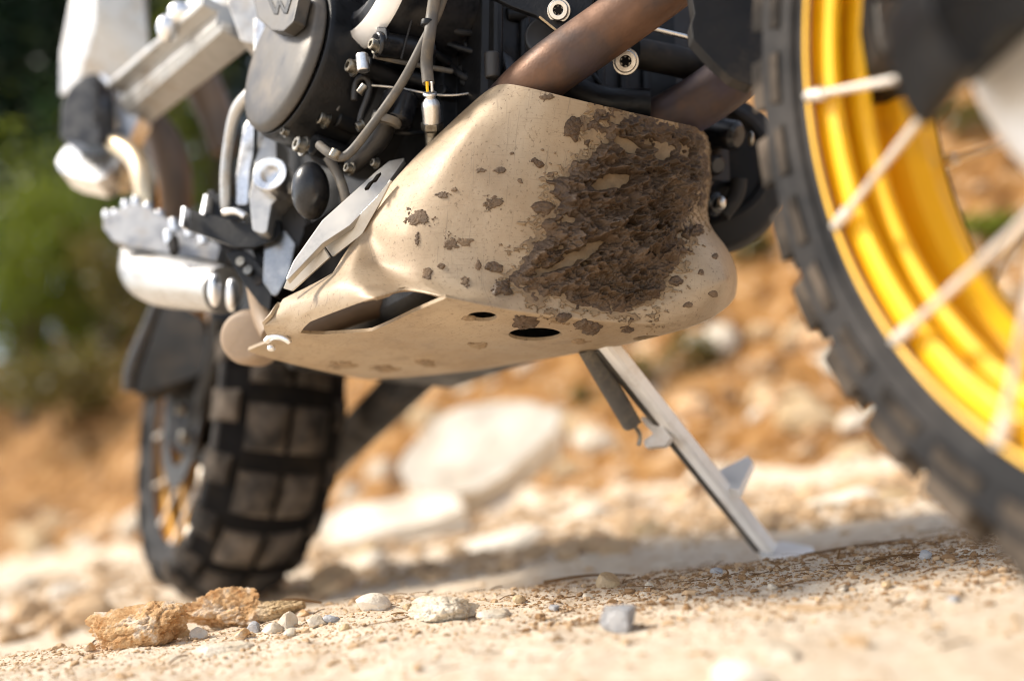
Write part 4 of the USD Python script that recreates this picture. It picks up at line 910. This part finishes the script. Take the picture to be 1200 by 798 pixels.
# ---------------------------------------------------------------- left-hand engine side seen past the guard
hornax = np.array([.55, -.75, .1])
HN = cylp(820, 192, 1.02, 106, .03, (.75, -.62, .1), 'dark_plastic', 'round_housing', BIKE, prof=[(0, .0), (.66, 0), (.72, .006), (.78, .006), (.84, 0), (.96, -.004), (1, -.010), (1, -.03), (0, -.03)], n=72)
for a, b, c, d_, r in ((824, 154, 866, 160, 17), (818, 190, 842, 194, 12), (814, 236, 842, 240, 14)):
    q = part('housing_stud', rod(pt(a, b, .985), pt(c, d_, .955), pr(r, .97), 28, .3), 'black_gloss', HN)
part('stud_tip', blob(845, 238, .95, 6, 8, 7), 'steel', HN, smooth=True)
part('stud_tip', blob(880, 163, .95, 4, 9, 6), 'zinc', HN, smooth=True)
part('housing_rib', T([(866, 210, .97), (862, 230, .97), (846, 252, .97)], 10, 10), 'dark_plastic', HN)
part('splash_guard', plate([(806, -30), (898, -30), (896, 90), (880, 101), (858, 92), (836, 72), (812, 46), (810, 30), (814, 16)], .75, (.9, -.4, .15), .010, .004), 'dark_plastic', BIKE, label='brown dusty rubber flap behind the front tyre')
part('side_casing', box(.72, .98, .13, .26, .42, .72, .03), 'black', BIKE)

# ---------------------------------------------------------------- polished shield strip between engine and guard
SH = part('side_shield', plate([(475, 185), (456, 189), (440, 202), (417, 223), (378, 258), (344, 306), (333, 332), (337, 328), (378, 285), (410, 264), (441, 232), (462, 204)], .850, (.72, -.62, .32), .006, .0012), 'shield_metal', BIKE, label='polished aluminium strip above the guard arm')
part('shield_face', plate([(463, 203), (441, 231), (410, 263), (379, 286), (390, 301), (424, 275), (444, 240)], .848, (.72, -.62, -.30), .004, .0008), 'shield_metal', SH)
part('shield_face', plate([(377, 287), (336, 328), (332, 338), (342, 341), (386, 302)], .846, (.72, -.62, -.30), .004, .0008), 'shield_metal', SH)
for q in ([(441, 205), (446, 202), (440, 211), (436, 212)], [(432, 214), (437, 211), (431, 220), (427, 221)]):
    part('shield_slot', plate(q, .842, (.72, -.62, .32), .003), 'tread_dark', SH)
part('gap_panel', plate([(300, 300), (480, 190), (500, 280), (430, 310), (330, 380)], .955, (.4, -.9, 0), .01), 'tread_dark', BIKE)
# collector seen through the opening of the guard
part('collector_pipe', T([(340, 392, .95), (400, 366, .95), (460, 346, .95), (540, 322, .96)], [20, 21, 21, 20], 28, 40), 'collector', BIKE, label='rusty collector pipe seen through the guard opening')

# ---------------------------------------------------------------- frame castings on the right
part('frame_bracket', T([(264, 246, 1.02), (264, 200, 1.02), (268, 165, 1.02), (277, 130, 1.01), (292, 112, 1.0), (306, 100, .99)], [6, 6, 6, 7, 8, 9], 14, 50), 'alu_white', BIKE, label='cast aluminium frame loop')
part('frame_bracket', plate([(286, 148), (297, 132), (298, 170), (292, 200), (290, 240), (277, 240), (277, 205), (281, 180)], 1.03, (.75, -.65, .05), .02, .003), 'alu', BIKE)
part('frame_bracket', T([(300, 140, 1.0), (298, 190, 1.0), (292, 240, 1.0)], [2.5, 2.5, 2.5], 10), 'black', BIKE)
FC = part('frame_casting', plate([(300, 158), (304, 148), (318, 143), (324, 160), (324, 190), (338, 205), (352, 212), (348, 226), (330, 226), (318, 240), (312, 276), (296, 270), (292, 230), (298, 200)], .99, (.75, -.65, .05), .035, .005), 'alu_white', BIKE, label='pale cast frame junction')
part('pivot_boss', lathe([(0, -.004), (.008, -.004), (.010, .004), (.018, .005), (.020, 0), (.020, -.02), (0, -.02)], pt(318, 206, .975), (.75, -.65, .05), 32), 'alu', FC)
part('frame_web', plate([(330, 236), (352, 222), (360, 262), (346, 300), (322, 330), (312, 290)], 1.0, (.75, -.65, .05), .02, .004), 'anthracite', FC)
part('frame_web', plate([(310, 290), (332, 268), (346, 286), (338, 322), (322, 350), (308, 330)], .985, (.75, -.65, .05), .02, .004), 'alu_dull', FC)

# ---------------------------------------------------------------- pillion footrest and its bracket
A, B = pt(268, 24, 1.10), pt(152, 119, 1.42)
up_ = tilt(UP, -LEAN)+.35*tilt(RT, -LEAN)
PB = part('pillion_bracket', beam(A, B, .026, .030, up_), 'alu_white', BIKE, label='cast aluminium bracket carrying the pillion footrest')
_d = tilt(UP, -LEAN)*.8-tilt(RT, -LEAN)*.6
for o1, hh in ((.017, .011), (-.019, .013)):
    part('bracket_flange', beam(A+_d*o1, B+_d*o1*1.25, .042, hh, up_), 'alu_white', PB)
part('bracket_drop', plate([(140, 103), (150, 112), (164, 136), (156, 152), (142, 188), (122, 208), (104, 204), (86, 189), (90, 172), (120, 173), (138, 150)], 1.43, (.75, -.65, .05), .035, .004), 'alu', PB)
for q in ((196, 34, 12, 16), (212, 16, 15, 14), (234, 4, 14, 14), (262, 2, 15, 20)):
    part('bracket_boss', blob(q[0], q[1], 1.16, q[2], q[3], 12), 'alu', PB, smooth=True)
part('bracket_root', plate([(266, 2), (292, -10), (306, -10), (308, 40), (300, 52), (282, 48), (276, 30)], 1.05, (.75, -.65, .05), .03, .004), 'alu_white', PB)
part('bracket_root', plate([(298, 20), (310, 24), (308, 100), (296, 112), (290, 104), (298, 70)], 1.02, (.75, -.65, .05), .02, .003), 'alu', PB)
PF = part('pillion_footrest', plate([(66, 190), (74, 176), (88, 164), (104, 168), (124, 174), (126, 206), (112, 212), (84, 206), (70, 200)], 1.42, (.75, -.6, .3), .04, .004), 'alu', BIKE, label='folded out pillion footrest')
part('footrest_underside', plate([(69, 194), (122, 208), (146, 190), (166, 186), (160, 214), (140, 222), (116, 222), (84, 208)], 1.45, (.75, -.6, -.2), .03, .004), 'silencer', PF)
part('rubber_pad', plate([(71, 163), (72, 126), (82, 102), (98, 89), (114, 86), (117, 166), (96, 168)], 1.40, (.75, -.65, .05), .045, .004), 'black_gloss', PF)
for i in range(7): part('pad_rib', T([(109, 96+i*10, 1.39), (117, 95+i*10, 1.39)], 2.6, 8), 'dark_plastic', PF)
# silencer end above it: a faceted pale block
ex = [pt(*q) for q in ((70, 112, 1.52), (71, 60, 1.52), (84, -6, 1.52), (128, -24, 1.50), (166, -14, 1.48), (175, 58, 1.48), (156, 88, 1.48), (132, 110, 1.48), (90, 100, 1.48), (112, 30, 1.46), (112, -10, 1.46),
                       (84, 100, 1.68), (90, -10, 1.70), (172, -10, 1.68), (168, 86, 1.66))]
hm = manifold3d.Manifold.hull_points(np.array(ex)).to_mesh()
part('silencer', trimesh.Trimesh(hm.vert_properties[:, :3], hm.tri_verts, process=False), 'alu_white', BIKE, smooth=20, label='bright faceted silencer end')
part('silencer_strap', plate([(118, 84), (134, 100), (136, 140), (124, 172), (118, 172)], 1.45, (.75, -.65, .05), .01, .002), 'alu', BIKE)
part('tail_pipe', T([(134, 168, 1.40), (156, 182, 1.38), (169, 206, 1.36), (173, 238, 1.35), (174, 262, 1.35)], [11, 13, 14, 14, 13], 24, 40), 'silencer', BIKE, label='straw coloured exhaust tube')
part('tail_pipe', T([(160, 128, 1.58), (184, 156, 1.56), (199, 196, 1.54), (202, 280, 1.52)], [18, 21, 23, 22], 24, 40), 'collector', BIKE, label='dark brown exhaust tube beside the straw coloured one')
part('subframe_tube', T([(216, 60, 1.62), (250, 130, 1.60), (262, 180, 1.58)], [26, 20, 14], 16, 30), 'collector', BIKE)

# ---------------------------------------------------------------- rider's footpeg, capsule and brake pedal
FPn = (.7, -.65, .15)
FPG = part('rider_footpeg', plate([(121, 268), (121, 254), (134, 250), (146, 242), (160, 238), (176, 244), (188, 252), (206, 262), (232, 272), (258, 288), (254, 306), (232, 302), (200, 298), (160, 290), (132, 282)], 1.18, FPn, .022, .003), 'peg_metal', BIKE, label='toothed silver rider footpeg',)
for px, py, d in ((126, 252, 1.26), (136, 251, 1.25), (148, 240, 1.24), (160, 236, 1.23), (174, 243, 1.21), (188, 252, 1.2), (204, 262, 1.18), (222, 268, 1.15), (154, 262, 1.2), (168, 262, 1.2), (238, 276, 1.13), (198, 276, 1.16)):
    part('peg_tooth', lathe([(0, .006), (.004, .006), (.006, .003), (.006, -.01), (0, -.01)], pt(px, py, d), (0, -.2, 1), 12), 'alu', FPG)
part('peg_clevis', plate([(196, 284), (204, 274), (206, 292), (199, 298)], 1.10, (.75, -.65, .05), .01), 'dark_plastic', FPG)
CPp = [(146, 306, 1.24), (170, 322, 1.21), (205, 332, 1.16), (245, 338, 1.11), (276, 340, 1.08)]
CAPS = part('swingarm_capsule', cat(T([(150, 300, 1.24), (164, 316, 1.22), (190, 328, 1.18), (225, 334, 1.13), (262, 340, 1.09)], [10, 24, 31, 30, 28], 32, 50), blob(154, 302, 1.24, 13, 18, 14)), 'alu_white', BIKE, label='rounded silver casting below the footpeg')
part('capsule_bolt', bolt_mesh(pt(213, 330, 1.10), (-.1, -1, -.1), pr(5, 1.1)), 'zinc', CAPS)
for px, py in ((252, 340), (272, 346)): part('capsule_clamp', blob(px, py, 1.06, 8, 20, 10), 'alu', CAPS, smooth=True)
PN = (.72, -.66, .05)
BP = part('brake_pedal', plate([(212, 262), (212, 246), (220, 244), (234, 248), (288, 262), (328, 258), (328, 274), (322, 282), (298, 290), (276, 290), (240, 276), (216, 268)], 1.0, PN, .006, .0015), 'black', BIKE, label='black toothed brake pedal')
part('pedal_plate', plate([(236, 256), (240, 236), (244, 223), (250, 222), (253, 228), (262, 225), (266, 232), (272, 229), (277, 238), (285, 232), (289, 240), (297, 240), (306, 256), (300, 268), (286, 258), (262, 258), (252, 254)], 1.02, PN, .006, .0012), 'black', BP)
part('pedal_step', plate([(210, 264), (213, 242), (217, 242), (214, 266)], .995, (.6, -.75, .1), .01, .001), 'alu', BP)
part('pedal_step', plate([(234, 250), (239, 228), (243, 228), (239, 252)], 1.012, (.6, -.75, .1), .01, .001), 'alu', BP)
part('pedal_bridge', T([(262, 250, 1.0), (276, 248, .995), (288, 254, .99)], 4.5, 10), 'alu', BP)
part('pedal_bolt', bolt_mesh(pt(303, 262, .985), PN, pr(6, .985)), 'zinc', BP)
part('pedal_spring', T([(304, 236, 1.0), (308, 246, .995), (306, 258, .99)], 5, 10), 'header', BP)
part('pedal_arm', plate([(264, 297), (284, 292), (296, 300), (320, 330), (316, 364), (304, 356), (284, 330)], .985, (.75, -.65, .05), .008, .001, holes=[circ(281, 306, 5), circ(290, 316, 5), circ(302, 329, 5)]), 'black', BP)
for a, b in ((281, 306), (290, 316), (302, 329)): part('arm_pin', lathe([(0, 0), (pr(5.5, .99), 0), (pr(5.5, .99), -.004), (0, -.004)], pt(a, b, .982), (.75, -.65, .05), 16), 'zinc' if b < 325 else 'dark_plastic', BP)
part('pedal_arm', plate([(294, 290), (308, 286), (316, 300), (314, 318), (300, 304)], 1.0, (.75, -.65, .05), .02), 'black', BP)
# tan boss at the guard's rear corner, with its bright clip
BO = part('pivot_cover', lathe([(0, 0), (pr(24, .96), 0), (pr(31, .96), -.004), (pr(34, .96), -.012), (pr(34, .96), -.04), (0, -.04)], pt(284, 394, .99), (.72, -.66, -.15), 48), 'skid_dirty', BIKE, label='round tan cover at the rear of the guard')
part('clip', T([(312, 400, .89), (322, 394, .885), (336, 398, .88), (340, 402, .88)], [4, 4.5, 4, 3], 12, 24), 'alu', BO)
part('clip_screw', blob(318, 408, .885, 5, 4, 5), 'alu', BO, smooth=True)
part('frame_tube', T([(300, 330, 1.0), (310, 370, .99), (318, 392, .97)], [12, 14, 12], 16), 'skid_dirty', BIKE)

# ---------------------------------------------------------------- rear end around the wheel
part('rear_mudguard', plate([(182, 350), (206, 352), (236, 372), (250, 424), (232, 440), (196, 452), (160, 462), (150, 452), (148, 438), (164, 398)], 1.50, (.75, -.65, .05), .05, .008), 'dark_plastic', BIKE, label='black plastic hugger over the rear tyre')
part('mudguard_edge', T([(186, 350, 1.47), (170, 392, 1.47), (154, 436, 1.47), (152, 458, 1.47)], [6, 8, 9, 7], 14, 30), 'anthracite', BIKE)
part('rear_stay', T([(262, 366, 1.40), (258, 410, 1.44), (246, 450, 1.48), (230, 500, 1.52)], [16, 16, 14, 12], 16, 30), 'black', BIKE)
CA = part('brake_caliper', plate([(196, 470), (206, 452), (226, 450), (234, 480), (230, 520), (214, 536), (200, 520), (196, 498)], 1.53, (.75, -.65, .05), .04, .006), 'anthracite', BIKE, label='rear brake caliper')
part('caliper_bolt', bolt_mesh(pt(206, 478, 1.50), SIDE, pr(7, 1.5)), 'zinc', CA); part('caliper_bolt', bolt_mesh(pt(210, 512, 1.50), SIDE, pr(7, 1.5)), 'zinc', CA)
part('swingarm', cat(T([(510, 415, 1.25), (455, 470, 1.45), (408, 516, 1.68), (360, 566, 1.95)], [26, 24, 22, 20], 20, 40)), 'dark_plastic', BIKE, label='dark swingarm running back to the rear wheel')
part('underbody', box(.34, .68, -.09, .13, .34, .62, .02), 'black', BIKE)
part('inner_fender', box(.30, .36, -.075, .075, .46, .72, .01), 'black', BIKE)

# ---------------------------------------------------------------- side stand
SF = np.array([.845, .43, .004]); SFb = tilt(SF, -LEAN); ST_ = pt(700, 395, .90)
foot_c = pt(905, 640, 1.085)
STD = part('side_stand', beam(pt(704, 396, .915), pt(898, 640, 1.083), .024, .015, tilt(UP, -LEAN)), 'hub_silver', BIKE, label='silver side stand planted on the gravel')
part('stand_flange', beam(pt(702, 404, .925), pt(890, 640, 1.090), .010, .016, tilt(UP, -LEAN)), 'cover_grey', STD)
part('stand_hook', plate([(748, 486), (772, 494), (786, 512), (778, 522), (756, 524), (754, 516), (766, 508), (756, 498)], .975, (.5, -.8, .1), .012, .002), 'hub_silver', STD)
part('stand_fin', plate([(840, 552), (876, 534), (882, 540), (866, 574), (854, 572)], 1.035, (.3, -.6, .6), .010, .002), 'hub_silver', STD)
part('stand_foot', plate([(886, 638), (916, 634), (952, 640), (956, 650), (924, 656), (892, 652)], 1.08, (.1, -.45, 1), .010, .003), 'hub_silver', STD)
part('stand_foot', plate([(890, 646), (924, 650), (954, 646), (954, 656), (920, 662), (894, 656)], 1.07, (.4, -.9, .1), .012, .002), 'alu_white', STD)
SPp = [pt(688, 408, .93), pt(741, 498, .965)]
part('stand_spring', rod(SPp[0], SPp[1], pr(8, .95), 18), 'anthracite', STD)
hel = [SPp[0]+(SPp[1]-SPp[0])*t for t in np.linspace(0, 1, 400)]; hx, hy, _ = frame(SPp[1]-SPp[0])
hel = [p+pr(10, .95)*(math.cos(i*.55)*hx+math.sin(i*.55)*hy) for i, p in enumerate(hel)]
part('spring_coil', tube(hel, .0017, 6, 400), 'hose', STD)
part('spring_end', T([(741, 497, .965), (750, 510, .97), (748, 522, .97)], 2.5, 8), 'zinc', STD)

# ---------------------------------------------------------------- front fork and caliper, high behind the front spokes
def fw_pt(r, deg, y): return steer_pt((r*math.cos(math.radians(deg)), y, r*math.sin(math.radians(deg))))
for fy in (-.10, .10): part('fork_leg', rod(fw_pt(0, 0, fy), fw_pt(.62, 115, fy), .027, 28), 'black', BIKE)
part('fork_foot', plate([(1082, -60), (1090, 10), (1112, 60), (1128, 80), (1150, 82), (1157, 56), (1178, 32), (1230, 18), (1230, -60)], .425, (.82, -.55, .05), .05, .006), 'black', BIKE, label='black lower end of the fork at the front axle')
FC2 = part('front_caliper', plate([(1016, -30), (1018, 20), (1030, 62), (1052, 76), (1096, 70), (1100, -30)], .57, (.8, -.6, 0), .05, .006), 'dark_plastic', BIKE, label='dusty front brake caliper behind the spokes')
part('caliper_cap', plate([(1026, 0), (1030, 40), (1038, 60), (1054, 58), (1056, 0)], .565, (.8, -.6, 0), .01, .003), 'cover_grey', FC2)
print('done', len(_names))
